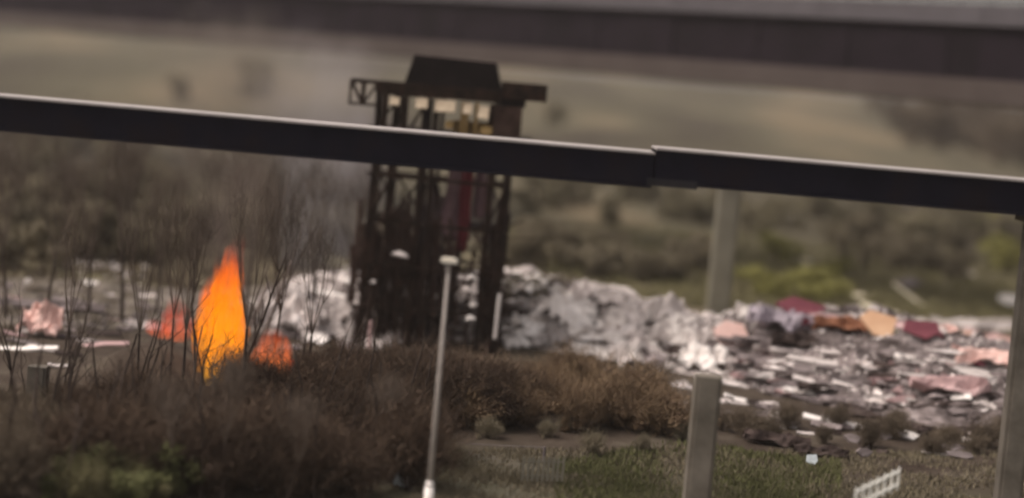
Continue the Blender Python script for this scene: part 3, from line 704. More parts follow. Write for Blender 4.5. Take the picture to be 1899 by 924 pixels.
scatter([(945, 515, 630), (1060, 530, 640), (1100, 560, 650), (1200, 578, 670), (1310, 605, 685)], 150, white, (22, 92), (12, 36), 'white rubble', labs('in the white rubble right of the burnt tower'))
big = [('crumpled_sheet', 'white')] * 4 + [('draped_sheet', 'white')] * 3 + [('crumpled_sheet', 'pale')]
scatter([(940, 505, 600), (1060, 530, 620), (1120, 550, 640), (1200, 575, 655), (1310, 600, 670)], 9, big, (45, 85), (18, 34), 'white rubble heap', labs('spread large over the white rubble right of the tower'))
lay = [('draped_sheet', 'pale')] * 6 + [('draped_sheet', 'mid')] * 11 + [('draped_sheet', 'rose')] * 5 + [('draped_sheet', 'white')] * 2 + [('draped_sheet', 'dark')] * 6 + [('broken_slab', 'pale')] * 4 + [('broken_slab', 'mid')] * 4 + [('broken_plank', 'pale')] * 3 + [('broken_plank', 'mid')] * 2 + [('broken_slab', 'rose')] * 2 + [('concrete_chunk', 'mid')] * 2 + [('concrete_chunk', 'pale'), ('concrete_chunk', 'dark'), ('broken_slab', 'dark'), ('broken_slab', 'dark')]
scatter([(1320, 620, 680), (1420, 615, 700), (1500, 650, 740), (1620, 645, 770), (1780, 650, 740), (1870, 640, 740)], 120, lay, (40, 130), (9, 20), 'layered rubble', labs('in the coloured rubble at right'))
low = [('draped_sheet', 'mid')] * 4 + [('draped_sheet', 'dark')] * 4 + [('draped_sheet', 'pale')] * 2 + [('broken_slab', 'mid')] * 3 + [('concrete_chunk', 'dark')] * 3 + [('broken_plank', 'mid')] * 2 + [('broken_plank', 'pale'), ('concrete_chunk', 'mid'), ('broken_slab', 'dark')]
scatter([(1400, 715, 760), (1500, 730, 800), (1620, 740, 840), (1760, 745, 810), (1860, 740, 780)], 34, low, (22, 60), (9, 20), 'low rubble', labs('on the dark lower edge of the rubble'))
scatter([(1240, 705, 760), (1400, 740, 800), (1600, 780, 850), (1860, 770, 850)], 30, [('draped_sheet', 'pale'), ('broken_plank', 'pale'), ('draped_sheet', 'mid'), ('draped_sheet', 'white'), ('draped_sheet', 'dark'), ('draped_sheet', 'mid')], (22, 70), (7, 14), 'near litter', labs('strewn on the bare ground below the coloured rubble'))
top_ = [('draped_sheet', 'pale')] * 3 + [('draped_sheet', 'maroon'), ('draped_sheet', 'orange'), ('draped_sheet', 'pink'), ('draped_sheet', 'creamy'), ('broken_slab', 'pale'), ('broken_slab', 'rose'), ('broken_plank', 'creamy'), ('broken_slab', 'creamy'), ('concrete_chunk', 'pale')]
scatter([(1410, 590, 600), (1530, 580, 600), (1700, 590, 620), (1860, 615, 640)], 30, top_, (30, 72), (10, 18), 'crest rubble', labs('along the crest of the coloured rubble'))
lft = [('draped_sheet', 'pale')] * 3 + [('crumpled_sheet', 'pale')] * 2 + [('broken_slab', 'mid')] * 3 + [('concrete_chunk', 'mid')] * 2 + [('broken_plank', 'pale'), ('broken_slab', 'dark'), ('concrete_chunk', 'dark')]
scatter([(505, 575, 640), (560, 555, 650), (665, 545, 640)], 26, lft, (22, 60), (10, 24), 'left heap', labs('in the heap between fire and tower'))
scatter([(690, 520, 640), (920, 520, 630)], 22, lft, (20, 44), (9, 18), 'heap behind tower', labs('on the ridge behind the burnt tower'))
flat = [('draped_sheet', 'mid')] * 3 + [('draped_sheet', 'pale')] + [('broken_slab', 'mid')] * 3 + [('broken_plank', 'mid'), ('broken_plank', 'pale'), ('broken_plank', 'rose'), ('concrete_chunk', 'dark'), ('broken_slab', 'dark')]
scatter([(10, 545, 670), (130, 535, 650), (290, 530, 610)], 44, flat, (18, 60), (6, 12), 'left debris', labs('scattered on the ground left of the fire'))
scatter([(110, 465, 500), (200, 470, 520), (290, 490, 540)], 34, [('concrete_chunk', 'pale'), ('broken_plank', 'pale'), ('concrete_chunk', 'pale')], (12, 30), (6, 12), 'far bits', labs('on the dark slope far left'))
scatter([(930, 490, 515), (1030, 495, 520)], 8, [('broken_plank', 'pale'), ('concrete_chunk', 'mid')], (14, 34), (6, 12), 'top bits', labs('on top of the white rubble beside the tower'))

# fine rubble between the pieces: too many to count
def fine(name, n_, xr_, label, mat, cond, seed):
    rnd = random.Random(seed); v = []; f = []; k = 0
    while k < n_:
        x = rnd.uniform(*xr_); cd, ch, fd = lerp_tab(RIDGE, x); y = rnd.uniform(fd - 1.5, cd + 2)
        if not cond(x, y): continue
        z = bed_z(x, y); s_ = rnd.uniform(.05, .17); e = Euler((rnd.uniform(-.6, .6), rnd.uniform(-.4, .4), rnd.uniform(0, 3))).to_matrix()
        dx, dy, dz = s_ * rnd.uniform(.7, 2.2), s_, s_ * rnd.uniform(.15, .7); b_ = len(v)
        for q in ((-1, -1, -1), (1, -1, -1), (1, 1, -1), (-1, 1, -1), (-.8, -.7, 1), (.7, -.8, 1), (.8, .7, 1), (-.7, .8, 1)):
            p = e @ Vector((q[0] * dx / 2, q[1] * dy / 2, q[2] * dz / 2)); v.append((x + p.x, y + p.y, z + .03 + p.z))
        f += [tuple(b_ + i for i in q) for q in ((0, 1, 5, 4), (1, 2, 6, 5), (2, 3, 7, 6), (3, 0, 4, 7), (4, 5, 6, 7))]; k += 1
    o = obj(name, mesh_from(name, v, f), M[mat]); setp(o, label, 'rubble', None, 'stuff')
fine('fine_rubble', 3000, (-2, 12), 'fine pale rubble strewn over the white part of the ridge', 'pale', lambda x, y: True, 1)
fine('fine_rubble', 3500, (9, 36), 'fine pinkish grey rubble strewn over the coloured right part of the ridge', 'mid', lambda x, y: True, 2)
fine('fine_rubble', 1600, (9, 36), 'fine light flakes strewn over the coloured right part of the ridge', 'pale', lambda x, y: y > 91 - (x - 9) * .12, 3)
fine('fine_rubble', 2200, (-28, -2), 'fine grey rubble strewn along the left part of the ridge', 'mid', lambda x, y: True, 4)

# ------------------------------------------------------------------ plants
def leafcloud(seed, n_, shape, size, thin=1.0):
    """many small leaf faces spread through an uneven lumpy volume"""
    rnd = random.Random(seed); v = []; f = []
    lumps = [(Vector((rnd.gauss(0, .33), rnd.gauss(0, .33), rnd.uniform(.15, .9))), rnd.uniform(.14, .34)) for _ in range(9)]
    for k in range(n_):
        c_, r_ = rnd.choice(lumps); d = Vector((rnd.gauss(0, 1), rnd.gauss(0, 1), rnd.gauss(0, 1))).normalized() * r_ * rnd.random() ** .4
        p = c_ + d; p = Vector((p.x * shape[0], p.y * shape[1], max(.02, p.z) * shape[2]))
        a_ = Vector((rnd.gauss(0, 1), rnd.gauss(0, 1), rnd.gauss(0, .7))).normalized() * size * rnd.uniform(.6, 1.4)
        b_ = a_.cross(Vector((rnd.gauss(0, 1), rnd.gauss(0, 1), rnd.gauss(0, 1)))).normalized() * a_.length * .45 * thin
        q = len(v); v += [p - a_ * .5, p + b_ * .5, p + a_ * .5, p - b_ * .5]; f.append((q, q + 1, q + 2, q + 3))
    return v, f
def branches(mb, rnd, p, d, ln, r_, depth, spread=.55, up=.15, tips=None):
    segs = 2; q = p
    for i in range(segs):
        d = (d + Vector((rnd.gauss(0, .12), rnd.gauss(0, .12), up * .4))).normalized(); e = q + d * ln / segs
        mb.tube(q, e, r_ * (1 - i * .2), r_ * (1 - (i + 1) * .2), 4 if r_ > .03 else 3, False); q = e
    if tips is not None: tips.append(q)
    if depth <= 0: return
    for k in range(rnd.choice((2, 3))):
        dd = (d + Vector((rnd.gauss(0, spread), rnd.gauss(0, spread), rnd.gauss(up, spread * .5)))).normalized()
        branches(mb, rnd, q, dd, ln * rnd.uniform(.6, .85), r_ * .6, depth - 1, spread, up, tips)
def slivers(pts, rnd, n_, ln, w, spread=.35):
    v = []; f = []
    for k in range(n_):
        p = rnd.choice(pts) + Vector((rnd.gauss(0, spread), rnd.gauss(0, spread), rnd.gauss(0, spread)))
        a_ = Vector((rnd.gauss(0, .5), rnd.gauss(0, .5), rnd.uniform(.2, 1.2))).normalized() * ln * rnd.uniform(.5, 1.4)
        b_ = a_.cross(Vector((rnd.gauss(0, 1), rnd.gauss(0, 1), .2))).normalized() * w
        if p.z < 0.05: p.z = .05
        q = len(v); v += [p, p + b_, p + a_]; f.append((q, q + 1, q + 2))
    return v, f
# bare brush: a clump of arching stems with fine twigs, about 2 m tall
BR = []
for s_ in range(5):
    rnd = random.Random(100 + s_); mb = MB(); tips = []
    for k in range(11):
        a_ = rnd.uniform(0, 6.28); p = Vector((math.cos(a_) * rnd.uniform(0, .06), math.sin(a_) * rnd.uniform(0, .06), -.1))
        d = Vector((math.cos(a_) * rnd.uniform(.1, .6), math.sin(a_) * rnd.uniform(.1, .6), 1)).normalized()
        branches(mb, rnd, p, d, rnd.uniform(.55, .9), .028, 2, .45, .25, tips)
    v, f = slivers(tips, rnd, 2600, .5, .022, .33)
    v2, f2 = leafcloud(s_, 1300, (1.5, 1.5, 1.7), .15)
    n0 = len(v); v = v + v2; f = f + [tuple(i + n0 for i in q) for q in f2]
    BR.append((mb.mesh('stems'), mesh_from('twigs', v, f)))
bcache = {}
def bush(p, sc, mats, label, group, name='bare_shrub', cat='shrub', src=BR):
    k = random.randrange(len(src)); sm, tm = src[k]
    r = empty(name, p, label, cat, group, random.uniform(0, 6.28)); r.scale = sc
    for nm, me, mt_ in (('stems', sm, mats[0]), (tm.name.split('.')[0], tm, mats[1])):
        key = (me.name, mt_)
        if key not in bcache: c_ = me.copy(); c_.name = nm; c_.materials.clear(); c_.materials.append(M[mt_]); bcache[key] = c_
        o = col(bpy.data.objects.new(nm, bcache[key])); o.parent = r
    return r
LF = []
for s_ in range(4):
    rnd = random.Random(200 + s_); mb = MB(); tips = []
    for k in range(6):
        a_ = rnd.uniform(0, 6.28); d = Vector((math.cos(a_) * .5, math.sin(a_) * .5, 1)).normalized()
        branches(mb, rnd, Vector((math.cos(a_) * .15, math.sin(a_) * .15, -.1)), d, .6, .035, 1, .5, .2, tips)
    v, f = leafcloud(50 + s_, 2600, (1.7, 1.7, 1.9), .17)
    LF.append((mb.mesh('stems'), mesh_from('foliage', v, f)))

def in_px_grid(poly, count, fn, jitter=True):
    xs = [p[0] for p in poly]
    for k in range(count):
        px = min(xs) + (max(xs) - min(xs)) * ((k + random.random()) / count if jitter else random.random())
        lo = lerp_tab(poly, px); py = random.uniform(lo[0], lo[1]); fn(hit(px, py))
# foreground thicket, by where the shrub stands on the ground
def mk(mats, label, group, s0, s1, src=BR, name='bare_shrub'):
    def f_(p):
        s_ = random.uniform(s0, s1); p.z = ground_z(p.x, p.y) - .05; bush(p, (s_ * random.uniform(.9, 1.3), s_ * random.uniform(.9, 1.2), s_ * random.uniform(.75, 1.05)), mats, label, group, name, 'shrub', src)
    return f_
fr = mk(('bark', 'twigd'), 'dark bare shrub in the scorched thicket below the fire', 'shrubs of the scorched thicket below the fire', 1.0, 1.35)
in_px_grid([(130, 770, 930), (330, 790, 930)], 15, mk(('bark', 'twigd'), 'dark bare shrub in the thicket left of and below the flame', 'shrubs of the thicket left of the flame', 1.0, 1.35))
in_px_grid([(330, 790, 930), (560, 790, 930)], 15, fr)
in_px_grid([(560, 790, 930), (790, 790, 930)], 16, mk(('bark', 'twigd'), 'dark bare shrub in the thicket between flame and street lamp', 'shrubs of the thicket beside the street lamp', 1.0, 1.35))
in_px_grid([(430, 745, 790), (960, 740, 800)], 30, mk(('bark', 'twigd'), 'dark bare shrub at the foot of the burnt tower', 'shrubs at the foot of the burnt tower', 1.0, 1.3))
in_px_grid([(860, 735, 800), (1080, 735, 805), (1240, 780, 815)], 22, mk(('bark', 'twigr'), 'russet bare shrub in front of the white rubble', 'russet shrubs in front of the white rubble', .8, 1.15))
in_px_grid([(-20, 745, 940), (140, 760, 940)], 12, mk(('bark', 'twig'), 'brown bare shrub at the lower left edge', 'brown shrubs at the lower left edge', .7, 1.0))
in_px_grid([(110, 880, 950), (310, 880, 950)], 9, mk(('bark', 'green'), 'green leafy bush among bare brush at lower left', 'green bushes at lower left', .6, .95, LF, 'leafy_bush'))
in_px_grid([(1180, 760, 800), (1890, 800, 870)], 18, mk(('bark', 'twig'), 'low brown scrub on the bare ground below the coloured rubble', 'low scrub below the coloured rubble', .35, .6))
in_px_grid([(830, 800, 870), (1280, 800, 900)], 7, mk(('bark', 'scrub'), 'low dull scrub at the foot of the russet shrubs', 'low scrub at the foot of the russet shrubs', .3, .55))
in_px_grid([(20, 790, 940), (330, 800, 940)], 20, mk(('bark', 'olive'), 'loose olive bush among the brush at lower left', 'olive bushes at lower left', .5, .8))
# background scrub
in_px_grid([(940, 450, 520), (1300, 480, 560)], 20, mk(('bark', 'scrub'), 'brown scrub bush behind the white rubble', 'brown scrub behind the white rubble', 1.2, 2.0, LF, 'scrub_bush'))
in_px_grid([(1380, 470, 560), (1560, 500, 560)], 9, mk(('bark', 'yellow'), 'yellow green bush behind the coloured rubble', 'yellow green bushes behind the coloured rubble', 1.0, 1.7, LF, 'scrub_bush'))
in_px_grid([(1560, 450, 520), (1790, 460, 530)], 12, mk(('bark', 'scrub'), 'dark scrub bush behind the right end of the rubble', 'dark scrub behind the right rubble', 1.2, 1.9, LF, 'scrub_bush'))
in_px_grid([(1840, 420, 520), (1899, 420, 520)], 3, mk(('bark', 'yellow'), 'yellow green bush by the right edge pillar', 'yellow green bushes at the right edge', 1.2, 1.7, LF, 'scrub_bush'))
in_px_grid([(950, 330, 430), (1899, 420, 460)], 34, mk(('bark', 'khaki'), 'dry khaki bush on the field under the dark girder', 'khaki bushes on the field under the girder', 1.2, 2.2, LF, 'scrub_bush'))
in_px_grid([(-20, 300, 500), (300, 315, 500)], 28, mk(('bark', 'scrub'), 'dark scrub bush on the slope at far left under the girder', 'dark scrub on the slope at far left', 1.4, 2.4, LF, 'scrub_bush'))
in_px_grid([(300, 315, 500), (660, 330, 500)], 30, mk(('bark', 'scrub'), 'dark scrub bush on the slope between the flame and the tower', 'dark scrub on the slope behind the flame', 1.4, 2.4, LF, 'scrub_bush'))
in_px_grid([(-60, 130, 230), (900, 200, 250), (1960, 270, 330)], 4, mk(('bark', 'khaki'), 'far dry bush on the pale field under the viaduct', 'far dry bushes on the field under the viaduct', 2.0, 4.5, LF, 'scrub_bush'))
in_px_grid([(1680, 225, 275), (1990, 270, 330)], 14, mk(('bark', 'twig'), 'brown far bush under the right end of the viaduct', 'brown far bushes under the right end of the viaduct', 4.5, 7.0, LF, 'scrub_bush'))

# bare trees: trunk, crown of twigs
TR = []
for s_ in range(4):
    rnd = random.Random(300 + s_); tk = MB(); q = Vector((0, 0, -.3)); d = Vector((0, 0, 1)); r_ = .16; H_ = 3.2
    for i in range(5):
        e = q + d * H_ / 5; tk.tube(q, e, r_, r_ * .92, 7, False); q = e; r_ *= .92; d = (d + Vector((rnd.gauss(0, .05), rnd.gauss(0, .05), 0))).normalized()
    cr_ = MB(); tips = []
    for k in range(5):
        a_ = k * 1.3 + rnd.random(); branches(cr_, rnd, q, Vector((math.cos(a_) * .45, math.sin(a_) * .45, 1)).normalized(), 1.5, r_ * .6, 3, .42, .25, tips)
    v, f = slivers(tips, rnd, 1100, .8, .018, .4)
    n0 = len(cr_.v); cr_.v += [tuple(p) for p in v]; cr_.f += [tuple(i + n0 for i in t) for t in f]
    TR.append((tk.mesh('trunk'), cr_.mesh('crown')))
def tree(px, py, h, rad, label, group=None, mats=('bark', 'twigf'), tilt=0.0, k=None):
    p = hit(px, py); p.z -= .05; k = random.randrange(4) if k is None else k
    r = empty('bare_tree', p, label, 'tree', group, 0); r.rotation_euler = (0, tilt, random.uniform(0, 6.28) if not tilt else 0); s_ = h / 8.0; r.scale = (s_ * rad, s_ * rad, s_)
    for nm, me, mt_ in (('trunk', TR[k][0], mats[0]), ('crown', TR[k][1], mats[1])):
        key = (me.name, mt_)
        if key not in bcache: c_ = me.copy(); c_.name = nm; c_.materials.clear(); c_.materials.append(M[mt_]); bcache[key] = c_
        o = col(bpy.data.objects.new(nm, bcache[key])); o.parent = r
    return r
for px in (38, 140, 247, 352, 478, 545): tree(px - 14, 440, random.uniform(9, 11), .8, 'dark bare tree in the row behind, under the left part of the girder', 'row of dark bare trees under the left girder')
for px, py, hh, rd in ((128, 760, 9, .4), (252, 770, 9.2, .38), (312, 735, 9, .36), (500, 735, 9.8, .36), (566, 760, 8.6, .4)):
    tree(px, py, hh, rd, 'tall thin bare tree rising from the thicket round the fire toward the dark girder', 'tall thin bare trees round the fire')
tree(335, 775, 9.4, .42, 'thin dark bare tree directly left of the tall flame', k=0)
tree(412, 928, 5.2, .7, 'thin dark bare tree standing in the thicket below the flame', k=1)
tree(446, 785, 10.4, .42, 'thin dark bare tree directly right of the tall flame', k=2)
tree(533, 935, 4.0, .9, 'small dark bare tree at the bottom of the thicket, right of the flame', k=3)
tree(308, 925, 4.4, .9, 'small dark bare tree at the bottom of the thicket, left of the flame', k=0)
tree(700, 900, 4.2, 1.0, 'dark bare tree low in the thicket left of the street lamp', k=1)
SM = []
for s_ in range(3):
    rnd = random.Random(400 + s_); mb = MB(); q = Vector((0, 0, -.2)); d = Vector((rnd.gauss(0, .05), 0, 1)); r0 = .05
    for i in range(5):
        e = q + d * .8; mb.tube(q, e, r0, r0 * .85, 5, False)
        if i > 1: branches(mb, rnd, e, (d + Vector((rnd.gauss(0, .4), rnd.gauss(0, .4), 0))).normalized(), .7, r0 * .5, 1, .3, .3)
        q = e; r0 *= .85; d = (d + Vector((rnd.gauss(0, .06), rnd.gauss(0, .06), 0))).normalized()
    SM.append(mb.mesh('sapling'))
    SM[-1].materials.append(M['bark'])
for k in range(60):
    p = hit(random.uniform(0, 800), random.uniform(740, 935)); o = col(bpy.data.objects.new('sapling', SM[k % 3])); o.location = p
    o.rotation_euler = (jit(.05), jit(.06), random.uniform(0, 6)); z_ = random.uniform(.6, 1.15); o.scale = (1.3, 1.3, z_)
    setp(o, 'upright dark bare stem standing in the scorched thicket', 'sapling', 'upright stems in the scorched thicket')
for px, py in ((10, 590), (85, 600), (165, 585), (225, 600), (290, 590), (400, 590), (455, 600), (505, 590), (585, 600), (640, 610)):
    tree(px, py, random.uniform(8.5, 10.5), .55, 'hazy bare tree standing behind the fire under the left part of the dark girder', 'bare trees behind the fire')
# leaning pale saplings right of the flame
def sapling(px0, py0, px1, py1, Y, r_, label, mat='barkp'):
    a_ = P(px0, py0, Y); b_ = P(px1, py1, Y); rnd = random.Random(int(px1)); d = b_ - a_
    r = empty('leaning_sapling', a_, label, 'sapling')
    mb = MB(); q = Vector((0, 0, 0)); k = 4
    for i in range(k):
        e = d * ((i + 1) / k) + Vector((rnd.gauss(0, .06), 0, 0)); mb.tube(q, e, r_ * (1 - i / k * .6), r_ * (1 - (i + 1) / k * .6), 5, False); q = e
    mb.build('trunk', M[mat], r, True)
    mb = MB()
    for i in range(6):
        t = .35 + .1 * i; branches(mb, rnd, d * t, (d.normalized() + Vector((rnd.gauss(0, .35), rnd.gauss(0, .3), .1))).normalized(), .7, r_ * .4, 1, .35, .2)
    mb.build('twigs', M[mat], r)
sapling(432, 700, 500, 520, 83, .07, 'pale sapling leaning right from the foot of the flame')
sapling(455, 700, 520, 540, 83.5, .05, 'thinner pale sapling leaning right between two dark stems')
sapling(468, 690, 560, 430, 84, .07, 'long pale sapling leaning far right toward the tower')
sapling(436, 715, 535, 470, 75.8, .08, 'dark sapling leaning right across the edge of the flame', 'bark')
sapling(475, 640, 590, 415, 86, .06, 'dark sapling leaning furthest right in front of the smoke', 'bark')
sapling(362, 690, 352, 450, 75.5, .06, 'straight dark reddish sapling at the left rim of the flame', 'bark')

# ------------------------------------------------------------------ grass in front (nobody could count it)
def grass(name, poly, n_, hgt, mat, label, seed, wid=.035):
    rnd = random.Random(seed); v = []; f = []; xs = [p[0] for p in poly]
    for k in range(n_):
        px = rnd.uniform(min(xs), max(xs)); lo = lerp_tab(poly, px); py = rnd.uniform(*lo)
        d = ray(px, py); y = HC / (-d.z / d.y); x = d.x / d.y * y
        if rnd.random() > .5 + .9 * noise.noise(Vector((x * .35, y * .35, seed))): continue
        z = ground_z(x, y); h = hgt * rnd.uniform(.5, 1.5); q = len(v); a_ = rnd.uniform(0, 3.14); dx, dy = math.cos(a_) * wid, math.sin(a_) * wid
        v += [(x - dx, y - dy, z - .02), (x + dx, y + dy, z - .02), (x + rnd.gauss(0, h * .35), y + rnd.gauss(0, h * .35), z + h)]; f.append((q, q + 1, q + 2))
    o = obj(name, mesh_from(name, v, f), M[mat]); setp(o, label, 'grass', None, 'stuff')
grass('grass', [(760, 830, 960), (1300, 830, 960), (1900, 840, 960)], 50000, .16, 'scrub', 'dry short grass on the open ground at lower right', 5)
grass('grass', [(1030, 850, 960), (1250, 820, 960), (1560, 850, 960)], 36000, .18, 'green', 'green grass patch around the tall front pillar', 6)
grass('grass', [(940, 420, 560), (1900, 480, 600)], 50000, .5, 'olive', 'rough olive grass behind the rubble at right', 7, .06)
grass('grass', [(-40, 380, 620), (660, 400, 560)], 30000, .45, 'twig', 'rough brown grass on the slope behind the fire', 8, .05)

for k, (px, py, w, h) in enumerate(((1440, 812, 120, 26), (1520, 835, 100, 22), (1745, 800, 90, 18))):  # draped meshes used as dark blotches on the ground
    Z('draped_sheet', 'dark', px, py, w, h, ('large black blotch below the left end of the long white plank', 'black blotch below the middle of the long white plank', 'dark blotch at the lower right end of the rubble')[k], 'sheet')
# ------------------------------------------------------------------ slatted rails in the grass
def slats(px0, py0, px1, py1, Y0, Y1, n_, h, mat, label, w=.09, skip=()):
    a_ = hit(px0, py0); b_ = hit(px1, py1); a_ = P(px0, py0, Y0); b_ = P(px1, py1, Y1)
    r = empty('slatted_fence', (a_.x, a_.y, a_.z), label, 'fence')
    sm = MB(); sm.box((0, 0, h / 2), (w, .035, h)); me = sm.mesh('slat')
    for i in range(n_):
        if i in skip: continue
        t = i / (n_ - 1); p = (b_ - a_) * t; obj('slat', me, M[mat], r, loc=p, rot=(0, jit(.03), math.atan2((b_ - a_).y, (b_ - a_).x)))
    for hh in (.2, .8):
        mb = MB(); mb.beam(Vector((0, .05, h * hh)), (b_ - a_) + Vector((0, .05, h * hh)), .05, .06); mb.build('rail', M[mat], r)
slats(1585, 948, 1664, 908, 57, 60, 7, .72, 'paint', 'white slatted fence piece rising out of the bottom edge at right', .10)
slats(968, 892, 1042, 893, 66, 66, 9, .85, 'pierg', 'faint dull slatted fence standing in the dry grass below centre', .09)
# thin wire lying low over the thicket
mb = MB(); A_ = P(590, 792, 70); B_ = P(1010, 830, 70); q = Vector((0, 0, 0))
for i in range(12):
    t = (i + 1) / 12; e = (B_ - A_) * t + Vector((0, 0, -.35 * math.sin(math.pi * t) * .4)); mb.tube(q, e, .018, .018, 4, False); q = e
mb.tube((0, 0, .03), (0, 0, -1.6), .05, .05, 6); mb.tube(B_ - A_ + Vector((0, 0, .03)), B_ - A_ + Vector((0, 0, -1.6)), .05, .05, 6)
o = mb.build('wire', M['mid']); o.location = A_; setp(o, 'thin sagging wire between two stakes across the thicket', 'wire')

# ------------------------------------------------------------------ fire
def flame(px, py_b, py_t, w, Y, lean, label, strength, colr, seed, tongues=1):
    b_ = P(px, py_b, Y); t_ = P(px + lean, py_t, Y); h = t_.z - b_.z; dx = t_.x - b_.x
    v = []; f = []; n_ = 18; k = 20
    for j in range(k + 1):
        t = j / k; rr = w / 2 * (math.sin(math.pi * min(1, (t * .86 + .10))) ** .62) * (1 - .25 * t) if t < 1 else .0
        rr = max(rr, .02)
        for i in range(n_):
            a_ = 2 * math.pi * i / n_; nn = 1 + .42 * noise.noise(Vector((math.cos(a_) * 2.2, math.sin(a_) * 2.2 + seed, t * 4.2)))
            wob = .10 * w * noise.noise(Vector((seed, t * 3.5, 1)))
            v.append((dx * t ** 1.3 + wob + math.cos(a_) * rr * nn, math.sin(a_) * rr * nn * .8, h * t))
    for j in range(k):
        for i in range(n_): f.append((j * n_ + i, j * n_ + (i + 1) % n_, (j + 1) * n_ + (i + 1) % n_, (j + 1) * n_ + i))
    f += [tuple(range(n_ - 1, -1, -1)), tuple(k * n_ + i for i in range(n_))]
    mt = bpy.data.materials.new('fire'); mt.use_nodes = True; n = mt.node_tree; n.nodes.clear(); L = n.links
    o = n.nodes.new('ShaderNodeOutputMaterial'); em = n.nodes.new('ShaderNodeEmission')
    tc = n.nodes.new('ShaderNodeTexCoord'); sp_ = n.nodes.new('ShaderNodeSeparateXYZ'); L.new(tc.outputs['Generated'], sp_.inputs[0])
    cr_ = ramp(n, colr); L.new(sp_.outputs['Z'], cr_.inputs[0]); L.new(cr_.outputs[0], em.inputs[0])
    mp = n.nodes.new('ShaderNodeMapping'); mp.inputs['Scale'].default_value = (4.2, 1.6, .8); L.new(tc.outputs['Object'], mp.inputs[0])
    nz = n.nodes.new('ShaderNodeTexNoise'); nz.inputs['Scale'].default_value = 1.3; nz.inputs['Detail'].default_value = 3; L.new(mp.outputs[0], nz.inputs['Vector'])
    mr = n.nodes.new('ShaderNodeMapRange'); mr.inputs['From Min'].default_value = .36; mr.inputs['From Max'].default_value = .62; mr.inputs['To Min'].default_value = .06; mr.inputs['To Max'].default_value = 1.9
    L.new(nz.outputs['Fac'], mr.inputs['Value'])
    fd = n.nodes.new('ShaderNodeMapRange'); fd.interpolation_type = 'SMOOTHSTEP'; fd.inputs['From Min'].default_value = 1.0; fd.inputs['From Max'].default_value = .55; fd.inputs['To Min'].default_value = .12
    L.new(sp_.outputs['Z'], fd.inputs['Value'])
    m1 = n.nodes.new('ShaderNodeMath'); m1.operation = 'MULTIPLY'; L.new(mr.outputs[0], m1.inputs[0]); L.new(fd.outputs[0], m1.inputs[1])
    m2 = n.nodes.new('ShaderNodeMath'); m2.operation = 'MULTIPLY'; L.new(m1.outputs[0], m2.inputs[0]); m2.inputs[1].default_value = strength
    L.new(m2.outputs[0], em.inputs[1])
    ab = n.nodes.new('ShaderNodeVolumeAbsorption'); ab.inputs['Color'].default_value = (0, 0, 0, 1)
    m3 = n.nodes.new('ShaderNodeMath'); m3.operation = 'MULTIPLY'; m3.inputs[1].default_value = 1.0 * min(1.0, strength); L.new(m1.outputs[0], m3.inputs[0]); L.new(m3.outputs[0], ab.inputs['Density'])
    ad = n.nodes.new('ShaderNodeAddShader'); L.new(em.outputs[0], ad.inputs[0]); L.new(ab.outputs[0], ad.inputs[1]); L.new(ad.outputs[0], o.inputs['Volume'])
    fo = obj('flame', mesh_from('flame', v, f, True), mt); fo.location = b_; setp(fo, label, 'flame', None, 'stuff')
hot = [(0.0, (1.0, .36, .012)), (.2, (1.0, .29, .003)), (.6, (1.0, .20, .001)), (1.0, (1.0, .08, .004))]
red = [(0.0, (1.0, .20, .06)), (.5, (1.0, .09, .03)), (1.0, (.9, .04, .03))]
HS = 1.0
flame(404, 702, 490, 2.25, 78.0, 14, 'tall bright orange flame, the biggest of the fire', HS, hot, 3)
flame(418, 640, 452, 1.5, 78.3, 10, 'pointed upper tongue of the tall orange flame', HS, hot, 21)
flame(376, 650, 510, 1.1, 77.8, 16, 'left shoulder tongue of the tall orange flame', HS, hot, 33)
flame(396, 716, 640, 1.2, 77.5, 6, 'yellow foot of the tall orange flame', HS, [(0.0, (1.0, .5, .05)), (.5, (1.0, .36, .02)), (1.0, (1.0, .2, .0))], 44)
flame(436, 690, 550, .65, 77.6, -2, 'narrow right edge tongue of the tall orange flame', HS * .6, hot, 51)
flame(370, 690, 590, .55, 77.4, -12, 'low tongue licking left out of the tall orange flame', HS * .8, hot, 71)
flame(398, 600, 470, .5, 77.7, 4, 'thin forked tip left of the top of the tall orange flame', HS * .8, hot, 83)
flame(438, 600, 480, .5, 77.9, 8, 'thin forked tip right of the top of the tall orange flame', HS * .7, hot, 92)
flame(470, 700, 660, .8, 76.8, 4, 'low orange flame joining the tall flame to the small one at right', HS * .35, hot, 97)
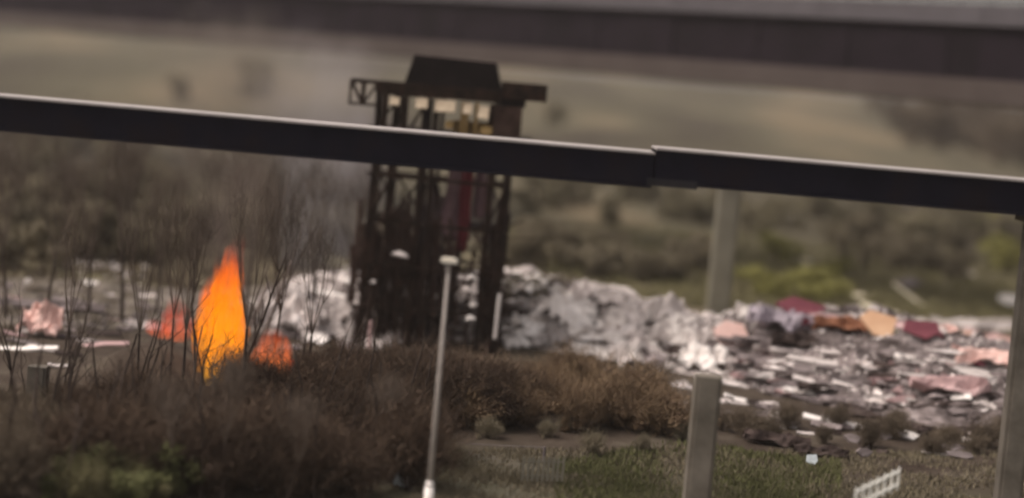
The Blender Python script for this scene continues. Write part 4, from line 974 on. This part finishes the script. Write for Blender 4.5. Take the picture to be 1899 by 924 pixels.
flame(420, 600, 425, 1.2, 84.2, 26, 'reddish top of the fire leaning right behind the tall flame', .16, red, 8)
flame(522, 706, 650, 1.0, 76.6, 6, 'tiny orange flame furthest right of the fire', .45, [(0, (1, .34, .12)), (.5, (1, .16, .05)), (1, (.9, .08, .04))], 61)
flame(300, 628, 590, 1.5, 85.0, -14, 'low red glow of flame at the left end of the fire', .25, red, 66)
flame(496, 712, 606, 1.9, 76.0, 12, 'small low orange flame right of the tall flame', .42, [(0, (1, .34, .08)), (.5, (1, .20, .05)), (1, (.9, .10, .03))], 12)
flame(328, 634, 545, 1.5, 79.0, -2, 'small red flame left of the tall flame', .28, red, 15)
# ------------------------------------------------------------------ smoke
smoke(610, 350, 116, 4.6, 4.5, 7.5, .20, (.50, .45, .45), 'pale grey smoke rising behind the left posts of the tower', 2.0, .12)
smoke(590, 190, 125, 6.0, 5, 6.0, .13, (.52, .46, .45), 'pale grey smoke drifting up toward the viaduct', 1.8, .2)
smoke(420, 190, 118, 6.0, 5, 8.0, .13, (.30, .25, .21), 'thin brown smoke column above the flame crossing the viaduct', 1.8)
smoke(440, 400, 86, 2.6, 2, 4.2, .20, (.30, .235, .20), 'thin brown smoke just above the tall flame', 1.7)
smoke(850, 400, 99.5, 3.2, 2, 4.5, .22, (.36, .28, .30), 'thin mauve smoke inside the burnt tower', 1.7)
# ------------------------------------------------------------------ smoky air over the whole place
lo = min(v.co.z for v in g.data.vertices) - 1.0; hi = max(max(v.co.z for v in g.data.vertices) + 8.0, 30.0)
mb = MB(); mb.box((0, 1750, (lo + hi) / 2), (6200, 3900, hi - lo))
mt = bpy.data.materials.new('haze'); mt.use_nodes = True; n = mt.node_tree; n.nodes.clear()
o_ = n.nodes.new('ShaderNodeOutputMaterial'); v_ = n.nodes.new('ShaderNodeVolumePrincipled')
v_.inputs['Color'].default_value = (0.86, 0.79, 0.74, 1); v_.inputs['Density'].default_value = 0.00016; v_.inputs['Anisotropy'].default_value = 0.1
n.links.new(v_.outputs[0], o_.inputs['Volume'])
h = mb.build('haze', mt); setp(h, kind='stuff')
